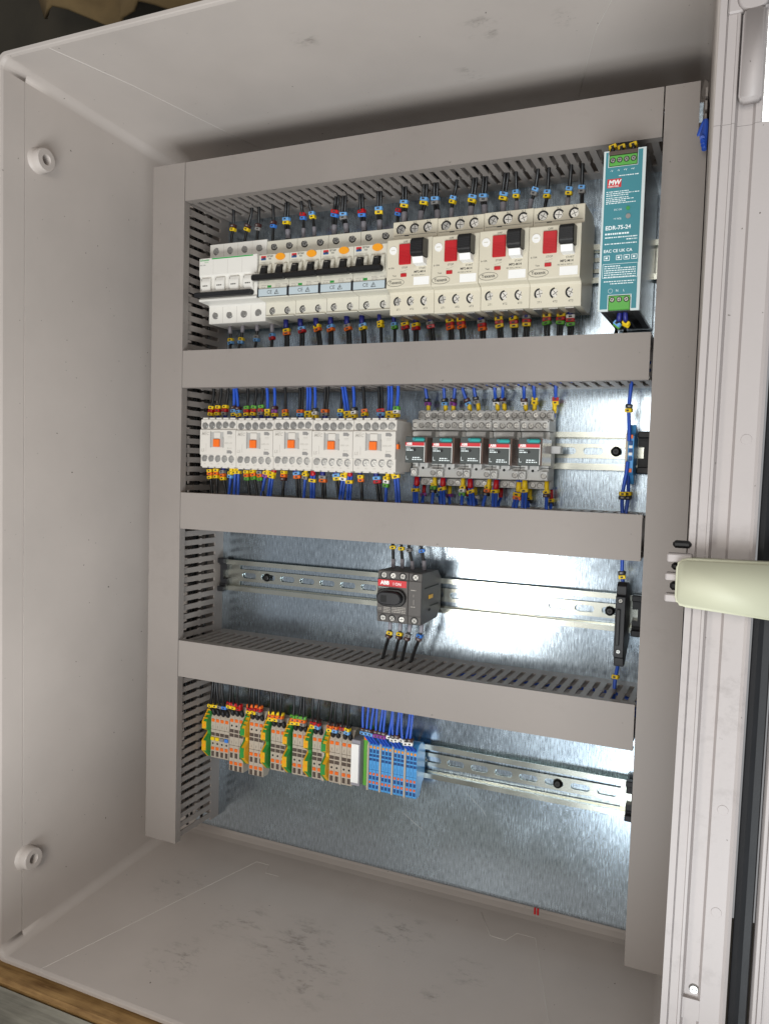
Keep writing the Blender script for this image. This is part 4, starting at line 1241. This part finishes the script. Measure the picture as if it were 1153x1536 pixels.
WIRES = [
 ('r1t_rcd','k','-','ny',1,(23.2,30,472.1),(25.1,30,483.8),(28.0,34,497.0)),
 ('r1t_rcd','k','-','ny',1,(41.1,30,471.3),(43.4,30,482.1),(50.7,34,495.5)),
 ('r1t_rcd','k','-','ng',1,(56.1,30,470.0),(57.1,30,481.5),(60.2,34,495.5)),
 ('r1t_rcd','k','-','nb',1,(75.6,30,469.7),(76.1,30,482.6),(77.9,34,496.3)),
 ('r1t_rcbo','k','g','ly',2,(94.2,30,471.1),(92.0,30,484.7),(95.8,36,497.9)),
 ('r1t_rcbo','k','g','rb',1,(112.8,30,470.6),(111.9,30,487.5),(113.0,36,497.3)),
 ('r1t_rcbo','k','g','ly',1,(125.6,30,470.9),(122.9,30,487.5),(122.6,36,497.4)),
 ('r1t_rcbo','k','g','rb',2,(148.9,30,470.5),(149.1,30,486.6),(154.0,36,496.4)),
 ('r1t_rcbo','k','g','lg',2,(162.5,30,470.7),(159.2,30,483.1),(162.4,36,498.4)),
 ('r1t_rcbo','k','g','rb',2,(182.3,30,470.8),(179.7,30,483.6),(181.1,36,498.6)),
 ('r1t_rcbo','k','g','ly',2,(199.8,30,470.5),(198.5,30,484.5),(201.4,36,497.5)),
 ('r1t_rcbo','k','-','rb',1,(219.1,30,472.7),(219.6,30,480.7),(227.0,36,495.8)),
 ('r1t_gv','k','g','ly',2,(227.9,34,474.3),(227.5,34,486.7),(229.6,40,498.7)),
 ('r1t_gv','k','g','ly',2,(245.1,34,473.5),(248.2,34,487.1),(251.1,40,498.8)),
 ('r1t_gv','k','g','lg',2,(262.3,34,472.6),(259.7,34,486.4),(262.0,40,498.5)),
 ('r1t_gv','k','g','ly',1,(276.3,34,473.2),(277.5,34,485.3),(282.4,40,496.1)),
 ('r1t_gv','k','g','ly',2,(295.7,34,472.7),(296.8,34,484.1),(300.5,40,498.3)),
 ('r1t_gv','k','g','lg',2,(309.0,34,472.6),(307.7,34,483.8),(310.3,40,498.8)),
 ('r1t_gv','k','g','ly',2,(326.8,34,473.2),(326.9,34,483.1),(331.0,42,497.3)),
 ('r1t_gv','k','g','ly',1,(339.7,34,472.8),(338.9,34,483.7),(340.1,42,499.5)),
 ('r1t_gv','k','g','lg',1,(352.4,34,473.3),(356.0,34,484.1),(360.2,42,499.4)),
 ('r1t_gv','k','-','ly',1,(366.1,34,471.0),(367.6,34,480.5),(370.0,42,500.0)),
 ('r1t_gv','k','g','ly',1,(386.2,34,470.7),(387.2,34,481.1),(389.8,42,499.3)),
 ('r1t_gv','k','-','lg',1,(398.9,34,470.3),(398.4,34,481.2),(399.7,42,500.8)),
 ('r1b_rcd','k','g','yl',1,(23.5,30,374.7),(24.8,30,362.0),(26.8,34,353.4)),
 ('r1b_rcd','k','g','yl',1,(39.7,30,375.3),(38.0,30,362.3),(37.9,34,353.0)),
 ('r1b_rcd','k','g','gl',1,(58.2,30,376.2),(57.9,30,364.1),(58.8,34,353.3)),
 ('r1b_rcd','k','g','lr',1,(76.9,30,373.7),(77.5,30,365.0),(79.4,34,353.3)),
 ('r1b_rcbo','k','n2','yo',2,(94.2,30,377.4),(95.3,30,369.2),(98.2,34,353.0)),
 ('r1b_rcbo','k','n2','lr',2,(111.6,30,378.2),(113.7,30,370.8),(116.4,34,353.2)),
 ('r1b_rcbo','k','n2','yo',2,(130.2,30,378.1),(132.2,30,371.6),(137.7,34,353.2)),
 ('r1b_rcbo','k','n2','lo',2,(147.2,30,378.9),(147.8,30,370.9),(150.4,34,354.4)),
 ('r1b_rcbo','k','n2','go',2,(165.9,30,378.0),(167.5,30,370.9),(171.5,34,353.6)),
 ('r1b_rcbo','k','n2','ly',2,(182.9,30,377.5),(184.3,30,370.9),(188.0,34,353.8)),
 ('r1b_rcbo','k','n2','yy',1,(202.2,30,378.6),(203.8,30,372.4),(206.9,34,354.6)),
 ('r1b_rcbo','k','n2','le',1,(218.1,30,377.1),(219.2,30,370.1),(221.4,34,354.9)),
 ('r1b_gv','k','n2','yr',2,(231.7,32,376.9),(231.5,32,369.3),(234.2,34,355.4)),
 ('r1b_gv','k','n2','yr',2,(242.5,32,376.4),(242.8,32,367.9),(244.0,34,355.0)),
 ('r1b_gv','k','n2','gr',2,(258.0,32,376.5),(258.2,32,369.0),(261.4,34,354.3)),
 ('r1b_gv','k','n2','yro',2,(276.5,32,376.5),(278.2,32,368.5),(280.3,34,355.4)),
 ('r1b_gv','k','n2','yro',2,(288.6,32,375.9),(289.3,32,368.9),(291.9,34,354.9)),
 ('r1b_gv','k','n2','gro',2,(308.4,32,375.3),(310.1,32,366.2),(312.0,34,355.0)),
 ('r1b_gv','k','n2','yry',2,(325.3,32,376.0),(326.5,32,368.2),(329.0,34,355.0)),
 ('r1b_gv','k','n2','yry',2,(339.7,32,375.7),(340.7,32,367.5),(342.6,34,355.4)),
 ('r1b_gv','k','n2','gry',2,(352.4,32,375.5),(352.7,32,368.3),(353.2,34,355.0)),
 ('r1b_gv','k','n2','yre',2,(371.0,32,376.7),(371.3,32,368.8),(372.4,34,354.2)),
 ('r1b_gv','k','n2','yre',2,(384.4,32,376.9),(384.0,32,368.6),(384.0,34,355.1)),
 ('r1b_gv','k','n2','wre',2,(392.4,32,375.6),(392.8,32,366.9),(393.6,34,356.0)),
 ('r1t_ps','k','-','y',1,(433.5,94,487.5),(433.1,92,491.7),(428.9,70,504.5)),
 ('r1t_ps','k','-','y',1,(440.5,94,486.6),(440.0,92,490.8),(436.1,70,503.6)),
 ('r1t_ps','k','-','y',1,(449.5,94,487.3),(449.1,92,491.6),(445.2,70,503.5)),
 ('r1b_ps','k','n2','le',1,(444.2,92,357.7),(441.7,85,351.9),(437.6,60,350.8)),
 ('r1b_ps','k','n2','yy',1,(448.8,92,357.4),(448.7,85,352.2),(444.9,60,350.5)),
 ('r2t_k','k','n2','yry',1,(16.8,52,278.8),(16.7,52,284.9),(17.8,50,303.9)),
 ('r2t_k','k','n2','yry',1,(25.6,52,279.3),(25.4,52,285.4),(27.4,50,303.7)),
 ('r2t_k','k','n2','yrg',1,(34.8,52,279.8),(34.6,52,285.8),(36.4,50,303.7)),
 ('r2t_k','u','n2','nly',1,(46.0,52,278.8),(45.9,52,284.8),(44.0,50,305.5)),
 ('r2t_k','u','n2','nly',1,(51.9,52,277.8),(51.7,52,283.9),(47.6,50,303.5)),
 ('r2t_k','k','n2','ery',1,(62.3,52,278.8),(62.2,52,284.8),(61.8,50,303.4)),
 ('r2t_k','k','n2','ery',1,(70.9,52,279.3),(70.8,52,285.3),(71.9,50,303.3)),
 ('r2t_k','k','n2','erg',1,(80.1,52,279.8),(79.9,52,285.7),(79.7,50,303.2)),
 ('r2t_k','u','n2','yy',1,(88.1,52,277.4),(87.9,52,283.3),(85.6,50,303.1)),
 ('r2t_k','u','n2','npy',1,(96.5,52,278.4),(96.3,52,284.3),(94.6,50,303.0)),
 ('r2t_k','k','n2','oy',1,(109.3,52,276.9),(109.1,52,282.8),(107.4,50,302.9)),
 ('r2t_k','k','n2','ol',2,(127.3,52,276.3),(127.2,52,282.5),(126.1,50,302.7)),
 ('r2t_k','u','n2','yy',2,(136.5,52,275.3),(136.3,52,281.4),(135.2,50,302.6)),
 ('r2t_k','u','n2','kwy',1,(144.3,52,276.2),(144.1,52,282.2),(142.4,50,302.5)),
 ('r2t_k','k','n2','og',2,(155.6,52,276.9),(155.4,52,282.9),(155.6,50,302.4)),
 ('r2t_k','k','n2','yl',1,(173.2,52,276.9),(173.1,52,282.9),(173.2,50,302.2)),
 ('r2t_k','u','n2','yy',2,(181.1,52,274.9),(180.9,52,280.9),(175.6,50,302.1)),
 ('r2t_k','u','n2','kwy',1,(188.3,52,277.0),(188.1,52,282.9),(186.0,50,302.0)),
 ('r2t_k','k','n2','oy',1,(199.7,52,277.0),(199.5,52,282.9),(196.8,50,301.9)),
 ('r2t_k','k','n2','rl',2,(217.1,52,277.5),(216.9,52,283.4),(214.9,50,301.7)),
 ('r2t_k','u','n2','yy',2,(226.6,52,275.0),(226.4,52,280.9),(225.4,50,301.6)),
 ('r2t_k','u','n2','ewy',1,(233.6,52,277.8),(233.5,52,283.6),(233.7,50,301.5)),
 ('r2b_k','k','n2','yoy',1,(16.7,52,224.3),(16.5,52,217.3),(17.6,50,197.8)),
 ('r2b_k','k','n2','yoy',1,(25.2,52,224.5),(24.7,52,218.0),(24.3,50,198.1)),
 ('r2b_k','k','n2','goy',1,(33.6,52,224.2),(33.1,52,216.3),(35.7,50,198.5)),
 ('r2b_k','u','y','yl',1,(43.9,52,224.5),(43.2,52,217.1),(39.9,50,197.2)),
 ('r2b_k','u','y','y',1,(48.4,52,224.6),(48.7,52,220.2),(46.4,50,197.4)),
 ('r2b_k','u','y','y',1,(52.1,52,224.7),(52.9,52,220.3),(51.4,50,197.6)),
 ('r2b_k','k','n2','yoe',1,(63.6,52,224.1),(63.7,52,217.2),(65.7,50,198.7)),
 ('r2b_k','k','n2','yoe',1,(71.7,52,224.3),(72.0,52,218.0),(75.5,50,199.1)),
 ('r2b_k','k','n2','goe',1,(79.7,52,224.0),(80.1,52,217.3),(82.4,50,198.9)),
 ('r2b_k','u','y','yp',1,(89.3,52,224.8),(86.7,52,218.9),(81.3,50,197.9)),
 ('r2b_k','u','r','yy',2,(97.2,52,224.7),(94.4,52,218.7),(90.4,50,197.8)),
 ('r2b_k','k','n2','yon',1,(109.0,52,224.1),(108.9,52,218.2),(106.8,50,197.5)),
 ('r2b_k','k','n2','lo',2,(122.5,52,225.6),(124.9,52,219.3),(125.8,50,198.5)),
 ('r2b_k','u','y','yg',1,(134.8,52,223.9),(134.4,52,218.5),(132.0,50,197.5)),
 ('r2b_k','u','r','y',2,(143.3,52,223.4),(143.0,52,214.1),(142.0,50,197.3)),
 ('r2b_k','k','n2','go',2,(154.4,52,223.4),(154.9,52,216.3),(155.5,50,198.7)),
 ('r2b_k','k','n2','ly',2,(168.9,52,224.8),(170.6,52,218.9),(173.3,50,199.4)),
 ('r2b_k','u','y','yw',2,(180.4,52,224.6),(178.7,52,218.6),(174.9,50,197.9)),
 ('r2b_k','u','r','y',2,(185.3,52,224.1),(185.0,52,214.4),(183.3,50,197.7)),
 ('r2b_k','k','n2','yo',1,(196.1,52,225.6),(197.5,52,218.1),(198.1,50,197.8)),
 ('r2b_k','k','n2','lr',2,(213.7,52,224.9),(215.2,52,217.3),(217.6,50,197.7)),
 ('r2b_k','u','y','ywe',1,(226.0,52,223.9),(225.0,52,215.8),(223.8,50,197.4)),
 ('r2b_k','u','y','y',2,(231.7,52,225.4),(234.9,52,221.2),(236.8,50,197.8)),
 ('r2t_rel','u','y','kp',1,(251.6,14,289.9),(250.7,14,296.1),(249.6,18,307.3)),
 ('r2t_rel','u','y','kl',1,(269.8,14,290.2),(268.8,14,296.0),(268.8,18,307.9)),
 ('r2t_rel','u','y','np',1,(277.9,14,290.2),(277.7,14,295.9),(280.0,18,307.2)),
 ('r2t_rel','u','y','nl',1,(294.7,14,290.1),(292.3,14,295.8),(288.4,18,307.6)),
 ('r2t_rel','u','y','kg',1,(303.6,14,290.5),(301.1,14,297.5),(299.9,18,307.8)),
 ('r2t_rel','u','y','kw',1,(322.8,14,290.1),(321.2,14,295.9),(321.5,22,307.1)),
 ('r2t_rel','u','y','ng',1,(329.6,14,290.1),(327.7,14,296.6),(329.6,22,307.8)),
 ('r2t_rel','u','y','nw',1,(350.3,14,290.0),(348.7,14,295.7),(349.9,22,308.6)),
 ('r2t_rel','u','y','yy',1,(358.8,14,290.0),(358.8,14,296.4),(359.3,22,307.9)),
 ('r2t_rel','u','y','ry',1,(377.6,14,289.9),(378.3,14,296.3),(379.6,22,310.1)),
 ('r2b_rel','u','r','y',2,(246.5,26,216.7),(245.3,26,208.2),(248.1,32,197.2)),
 ('r2b_rel','u','r','p',1,(248.1,10,208.8),(247.8,10,203.3),(249.1,16,197.4)),
 ('r2b_rel','u','y','yek',1,(265.3,26,218.0),(264.5,26,211.2),(265.6,32,197.7)),
 ('r2b_rel','u','r','y',2,(274.0,26,217.1),(273.3,26,210.4),(276.6,32,197.5)),
 ('r2b_rel','u','-','l',1,(264.6,10,207.9),(264.3,10,204.0),(267.9,16,197.1)),
 ('r2b_rel','u','y','p',1,(275.5,10,209.1),(275.5,10,203.6),(277.9,16,197.5)),
 ('r2b_rel','u','y','ywe',1,(294.5,26,217.6),(294.2,26,209.3),(295.9,32,197.3)),
 ('r2b_rel','u','r','y',2,(302.0,26,216.4),(302.9,26,208.9),(306.6,32,197.8)),
 ('r2b_rel','u','r','l',1,(294.3,10,208.3),(294.9,10,201.4),(297.5,16,197.6)),
 ('r2b_rel','u','y','w',1,(302.0,10,209.3),(302.9,10,202.6),(305.3,16,197.2)),
 ('r2b_rel','u','y','yok',1,(320.6,26,217.4),(319.1,26,210.3),(317.4,32,197.5)),
 ('r2b_rel','u','r','y',2,(327.7,26,216.2),(326.7,26,210.0),(328.2,32,197.0)),
 ('r2b_rel','u','r','-',1,(328.0,10,208.2),(327.8,10,202.7),(327.5,16,197.2)),
 ('r2b_rel','u','y','yo',2,(349.6,26,214.7),(348.5,26,206.3),(348.0,32,196.5)),
 ('r2b_rel','u','y','y',2,(355.3,26,217.6),(355.3,26,211.7),(356.7,32,196.8)),
 ('r2b_rel','u','y','yk',1,(356.4,10,208.6),(355.9,10,202.8),(356.6,16,197.0)),
 ('r2b_rel','u','y','yn',1,(375.9,26,216.4),(376.2,26,209.7),(377.7,32,195.7)),
 ('r2b_rel','u','r','yk',1,(376.9,10,208.3),(377.3,10,201.4),(378.1,16,195.7)),
 ('r2t_end','u','-','ky',1,(448.7,36,268.1),(447.6,36,287.6),(449.3,40,310.4)),
 ('r2b_end','u','-','yk',1,(448.1,36,232.2),(445.1,34,211.0),(445.8,34,194.6)),
 ('r2b_end','u','-','yk',1,(448.5,28,229.7),(449.1,26,211.0),(447.9,28,194.9)),
 ('r3t_sw','k','g','y',1,(227.0,34,134.3),(226.1,34,150.4),(226.7,36,156.3)),
 ('r3t_sw','k','g','y',1,(236.7,34,135.1),(235.5,34,149.7),(235.7,36,156.0)),
 ('r3t_sw','k','g','g',1,(247.7,34,133.8),(243.9,34,149.0),(244.1,36,155.2)),
 ('r3t_sw','k','g','b',1,(260.1,34,135.1),(257.3,34,149.1),(256.5,36,155.2)),
 ('r3b_sw','k','g','yn',1,(226.6,36,72.4),(225.8,36,62.6),(219.5,34,41.5)),
 ('r3b_sw','k','g','yn',1,(237.5,36,72.3),(236.9,36,62.6),(231.5,34,42.2)),
 ('r3b_sw','k','g','gn',1,(247.8,36,72.1),(245.6,36,62.3),(240.2,34,41.1)),
 ('r3b_sw','k','g','bn',1,(260.1,36,72.8),(258.3,36,63.3),(250.3,34,41.1)),
 ('r3t_end','u','-','ky',1,(448.6,30,133.2),(447.5,30,140.4),(447.6,34,154.0)),
 ('r3b_end','u','-','y',1,(447.2,30,56.4),(445.9,30,48.0),(445.5,32,35.4)),
]


# ================================================================ wires
COLN = {'k': 'black', 'u': 'blue'}
WMAT = {'k': 'wireblack', 'u': 'wireblue'}
MK = {'y': ('yellow', 'yellow'), 'l': ('ltblue', 'light blue'), 'b': ('midblue', 'blue'), 'r': ('red', 'red'), 'g': ('grey', 'grey'), 'n': ('brown', 'brown'), 'e': ('green', 'green'),
      'o': ('orange', 'orange'), 'p': ('purple', 'purple'), 'k': ('softblack', 'black'), 'w': ('paper', 'white')}
FE = {'g': 'sleevegrey', 'n2': 'navy', 'y': 'yellow', 'r': 'red'}
PLACE = {'r1t_rcd': 'above the white four-pole breaker', 'r1t_rcbo': 'above the cream breakers', 'r1t_gv': 'above the motor starters', 'r1b_rcd': 'below the white four-pole breaker',
         'r1b_rcbo': 'below the cream breakers', 'r1b_gv': 'below the motor starters', 'r1t_ps': 'on top of the power supply', 'r1b_ps': 'under the power supply',
         'r2t_k': 'above the contactors', 'r2b_k': 'below the contactors', 'r2t_rel': 'above the relay sockets', 'r2b_rel': 'below the relay sockets',
         'r2t_end': 'into the top of the single blue terminal', 'r2b_end': 'under the single blue terminal', 'r3t_sw': 'on top of the rotary switch', 'r3b_sw': 'under the rotary switch',
         'r3t_end': 'into the top of the black fuse terminal', 'r3b_end': 'under the black fuse terminal', 'r4k': 'into the beige terminals', 'r4u': 'into the blue terminals'}


def spline(pts, n=5):
    P = [Vector(p) for p in pts]
    out = []
    for i in range(len(P) - 1):
        p0, p1, p2, p3 = P[max(i - 1, 0)], P[i], P[i + 1], P[min(i + 2, len(P) - 1)]
        for k in range(n):
            t = k / n
            out.append(0.5 * ((2 * p1) + (p2 - p0) * t + (2 * p0 - 5 * p1 + 4 * p2 - p3) * t * t + (3 * p1 - p0 - 3 * p2 + p3) * t ** 3))
    out.append(P[-1])
    return out


def marker_mesh(w):
    def f(q):
        q.cbox(-w / 2, w / 2, -2.6, 2.6, -1.75, 1.75, .5)
        q.box(-w * .22, w * .16, 2.6, 2.66, -.85, .65, 1)
    return f


COUNT = {}
TOTAL = {}


def wire(place, col, fe, marks, n, path, fpt=None, mpt=None, mdir=None, r=1.65, label_n=None):
    """path in mm from the terminal to inside the duct; fpt/mpt: centre of ferrule and of the marker stack"""
    i = COUNT.get(place, 0)
    COUNT[place] = i + 1
    names = [MK[c][1] for c in marks if c in MK]
    names = [c for j, c in enumerate(names) if c not in names[:j]]
    ms = ' and '.join(names[:2]) if len(names) < 3 else '%s, %s and %s' % tuple(names[:3])
    lab = '%s%s wire%s, %s %s' % (COLN[col], ' twin' if n == 2 else '', (' with ' + ms + ' markers') if names else '', ORD[i] + ' from left', PLACE[place])
    if TOTAL[place] == 1:
        lab = lab.replace(ORD[i] + ' from left ', '')
    o0 = Vector(path[0])
    t = thing('wire', lab, 'wire', tuple(o0), 'wires ' + PLACE[place])
    offs = [Vector((0, 0, 0))] if n == 1 else [Vector((-1.45, 0.3, 0)), Vector((1.45, -0.3, 0))]
    rr = r if n == 1 else r * 0.86
    for of in offs:
        pts = [p - o0 + of * (1 if k > 1 else .6) for k, p in enumerate(spline(path))]
        obj('insulation', MB().tube(pts, rr, 8), WMAT[col], t)
    if fpt is not None and fe != '-':
        F, Dr = fpt
        wv = 2.25 if n == 1 else 3.0
        ax = Vector(Dr).normalized()
        a = Vector(F) - o0
        b = MB()
        if fe == 'n2' or fe in 'yr':
            b.tube([a - ax * 5, a + ax * 3.2, a + ax * 4.4], [wv * .9, wv * .95, wv * .75], 10)
        else:
            b.tube([a - ax * 5, a + ax * 4.2, a + ax * 4.4], [wv * .9, wv, wv * .9], 10)
        obj('ferrule', b, FE[fe], t)
    if names:
        Mx, Dr = mpt
        ax = Vector(Dr).normalized()
        if ax.z < 0:
            ax = -ax
        w = 6.0 if n == 1 else 7.8
        ms_ = [c for c in marks if c in MK]
        for j, c in enumerate(ms_):
            p = Vector(Mx) - o0 + ax * ((len(ms_) - 1) / 2 - j) * 3.6
            ang = math.atan2(ax.x, ax.z) + random.uniform(-.12, .12)
            obj('marker_sleeve', M(('marker', w), marker_mesh(w)), [MK[c][0], 'ink' if c not in 'kn' else 'grey'], t, tuple(p), (random.uniform(-.1, .1), ang, random.uniform(-.25, .25)))
    return t


for rec in WIRES:
    TOTAL[rec[0]] = TOTAL.get(rec[0], 0) + 1
TOTAL['r4k'] = 99
TOTAL['r4u'] = 99
WIRES.sort(key=lambda r: (r[0], r[6][0]))
for (place, col, fe, marks, n, F, Mk, T) in WIRES:
    up = 1 if T[2] > F[2] else -1
    F, Mk, T = Vector(F), Vector(Mk), Vector(T)
    dF = (Mk - F)
    if dF.length < 0.1:
        dF = Vector((0, 0, up))
    dF = Vector((dF.x * .4, dF.y * .4, dF.z)).normalized()
    start = F - dF * 9
    if place.startswith('r1t_ps') or place.startswith('r1b_ps'):
        start = F - Vector((0, -2, up * 7))
    end = T + Vector(((T.x - Mk.x) * .3, 2, up * 14))
    dM = (T - F).normalized()
    wire(place, col, fe, marks if marks != '-' else '', n, [start, F, Mk, T, end], (F, dF), (Mk, dM))

# wires into the beige terminal blocks, arching out of the lowest duct
G4 = [['y', 'y', 'g', 'b'], ['ry', 'ry', 'rr'], ['ory', 'ory', 'org'], ['yoy', 'yoy', 'yog'], ['eoy', 'eoy', 'eog'], ['nry', 'nrl'], ['noy', 'nol', 'nrg', 'kyl']]
for (x, long, g, i) in TERMS:
    mk = G4[g][i]
    zt = ZR + (19.5 if long else 16.0)
    lean_ = random.uniform(3, 9) if g else random.uniform(-1, 8)
    # entry slants into the upper front of the block
    jx = random.uniform(-.4, .4)
    p0 = Vector((x, 25, zt - 2)); p1 = Vector((x, 31.5, zt + 4)); p2 = Vector((x + jx, 36, zt + 12)); p3 = Vector((x + lean_ * .6, 40 + random.uniform(-3, 5), zt + 32)); p4 = Vector((x + lean_, 42, 18))
    t = wire('r4k', 'k', '-', mk, 1, [p0, p1, p2, p3, p4], None, (p2 + Vector((0, 0, 0.5 + random.uniform(-.6, .6))), Vector((.1, 0, 1))), r=1.6)
    b = MB().tube([Vector((0, -1, -1.5)), Vector((0, 4.6, 3.6)), p1 - p0 + Vector((0, 1.6, 4))], [2.5, 2.5, 2.0], 10)
    obj('ferrule', b, 'softblack', t)
GB = ['nl', 'kl', 'nl', 'np', 'kp', 'np', 'w', 'kw', 'nw', 'w', 'kw', 'nw']
for k, (x, g, i) in enumerate(BLUE):
    zt = ZR + 15.5
    xm = x - 5.4 + 0.25 * k
    zm = zt + 14 + (g - 1.5) * -1.0 + random.uniform(-.5, .5)
    p0 = Vector((x, 23, zt - 3)); p1 = Vector((x - .6, 30, zt + 1.5)); p2 = Vector((xm, 38, zm)); xt = xm + random.uniform(-1.5, 3.5); p3 = Vector((xt, 40, zm + 24)); p4 = Vector((xt + 1.5, 40, 20))
    t = wire('r4u', 'u', '-', GB[k], 1, [p0, p1, p2, p3, p4], None, (p2, Vector((.05, 0, 1))), r=1.35)

# wires lying inside the ducts, glimpsed through the slots
def inside(label, col, pts, r, group):
    o0 = Vector(pts[0])
    t = thing('wire', label, 'wire', tuple(o0), group)
    obj('insulation', MB().tube([p - o0 for p in spline(pts, 6)], r, 8), WMAT[col], t)


for j in range(6):
    d = 24 + 7 * j + random.uniform(-2, 2)
    inside('blue wire inside the lowest duct, %s from the plate' % ORD[j], 'u', [(250 + 20 * j, d - 10, 12), (300 + 10 * j, d, 22 + random.uniform(-6, 9)), (380, d + 3, 20 + random.uniform(-8, 12)), (440, d, 24 + random.uniform(-8, 8)), (468, d - 4, 22)], 1.5, 'wires inside the lowest duct')
for j in range(6):
    x = -34 + 5.4 * j
    d = 30 + random.uniform(-8, 34)
    inside('black wire running up inside the left duct, %s from the left wall' % ORD[j], 'k', [(x, d, -180), (x + random.uniform(-2, 2), d + 5, 0), (x + random.uniform(-2, 2), d - 4, 180), (x + 1, d + 3, 360), (x, d, 530)], 1.7, 'wires inside the left duct')
for j in range(3):
    z = 312 + 6 * j
    inside('blue wire inside the duct below the breakers, %s from its underside' % ORD[j], 'u', [(260, 36 + 6 * j, z), (350, 40 + 4 * j, z - 2), (420, 46, z), (466, 50 + 4 * j, z)], 1.5, 'wires inside the duct below the breakers')

# blue wires turning out of the notch in the right duct, and the bare ends peeping below the plate
for j in range(4):
    inside('thick blue wire bending out of the right duct notch, %s from its left' % ORD[j], 'u', [(484 + j * 1.5, 50 + 4 * j, 440), (489 + j, 60 + 4 * j, 490), (494 + j * .8, 70 + 3 * j, 497), (499 + j * .9, 78 + 2 * j, 500 + 2 * j), (500 + j * .6, 92, 490 - 3 * j)], 1.9, 'wires at the right duct notch')
t = thing('cable_tie_tail', 'small red plastic tail peeping out below the mounting plate', 'cable tie', (376, -4, -203))
for x in (-2.4, 0.6):
    obj('tail', M('redtail', lambda q: q.cbox(0, 2.0, -1, 1, -5.5, 1.5, .4)), 'red', t, (x, 0, 0))
for (x, z) in ((32.5, 361), (47, 361)):
    pass
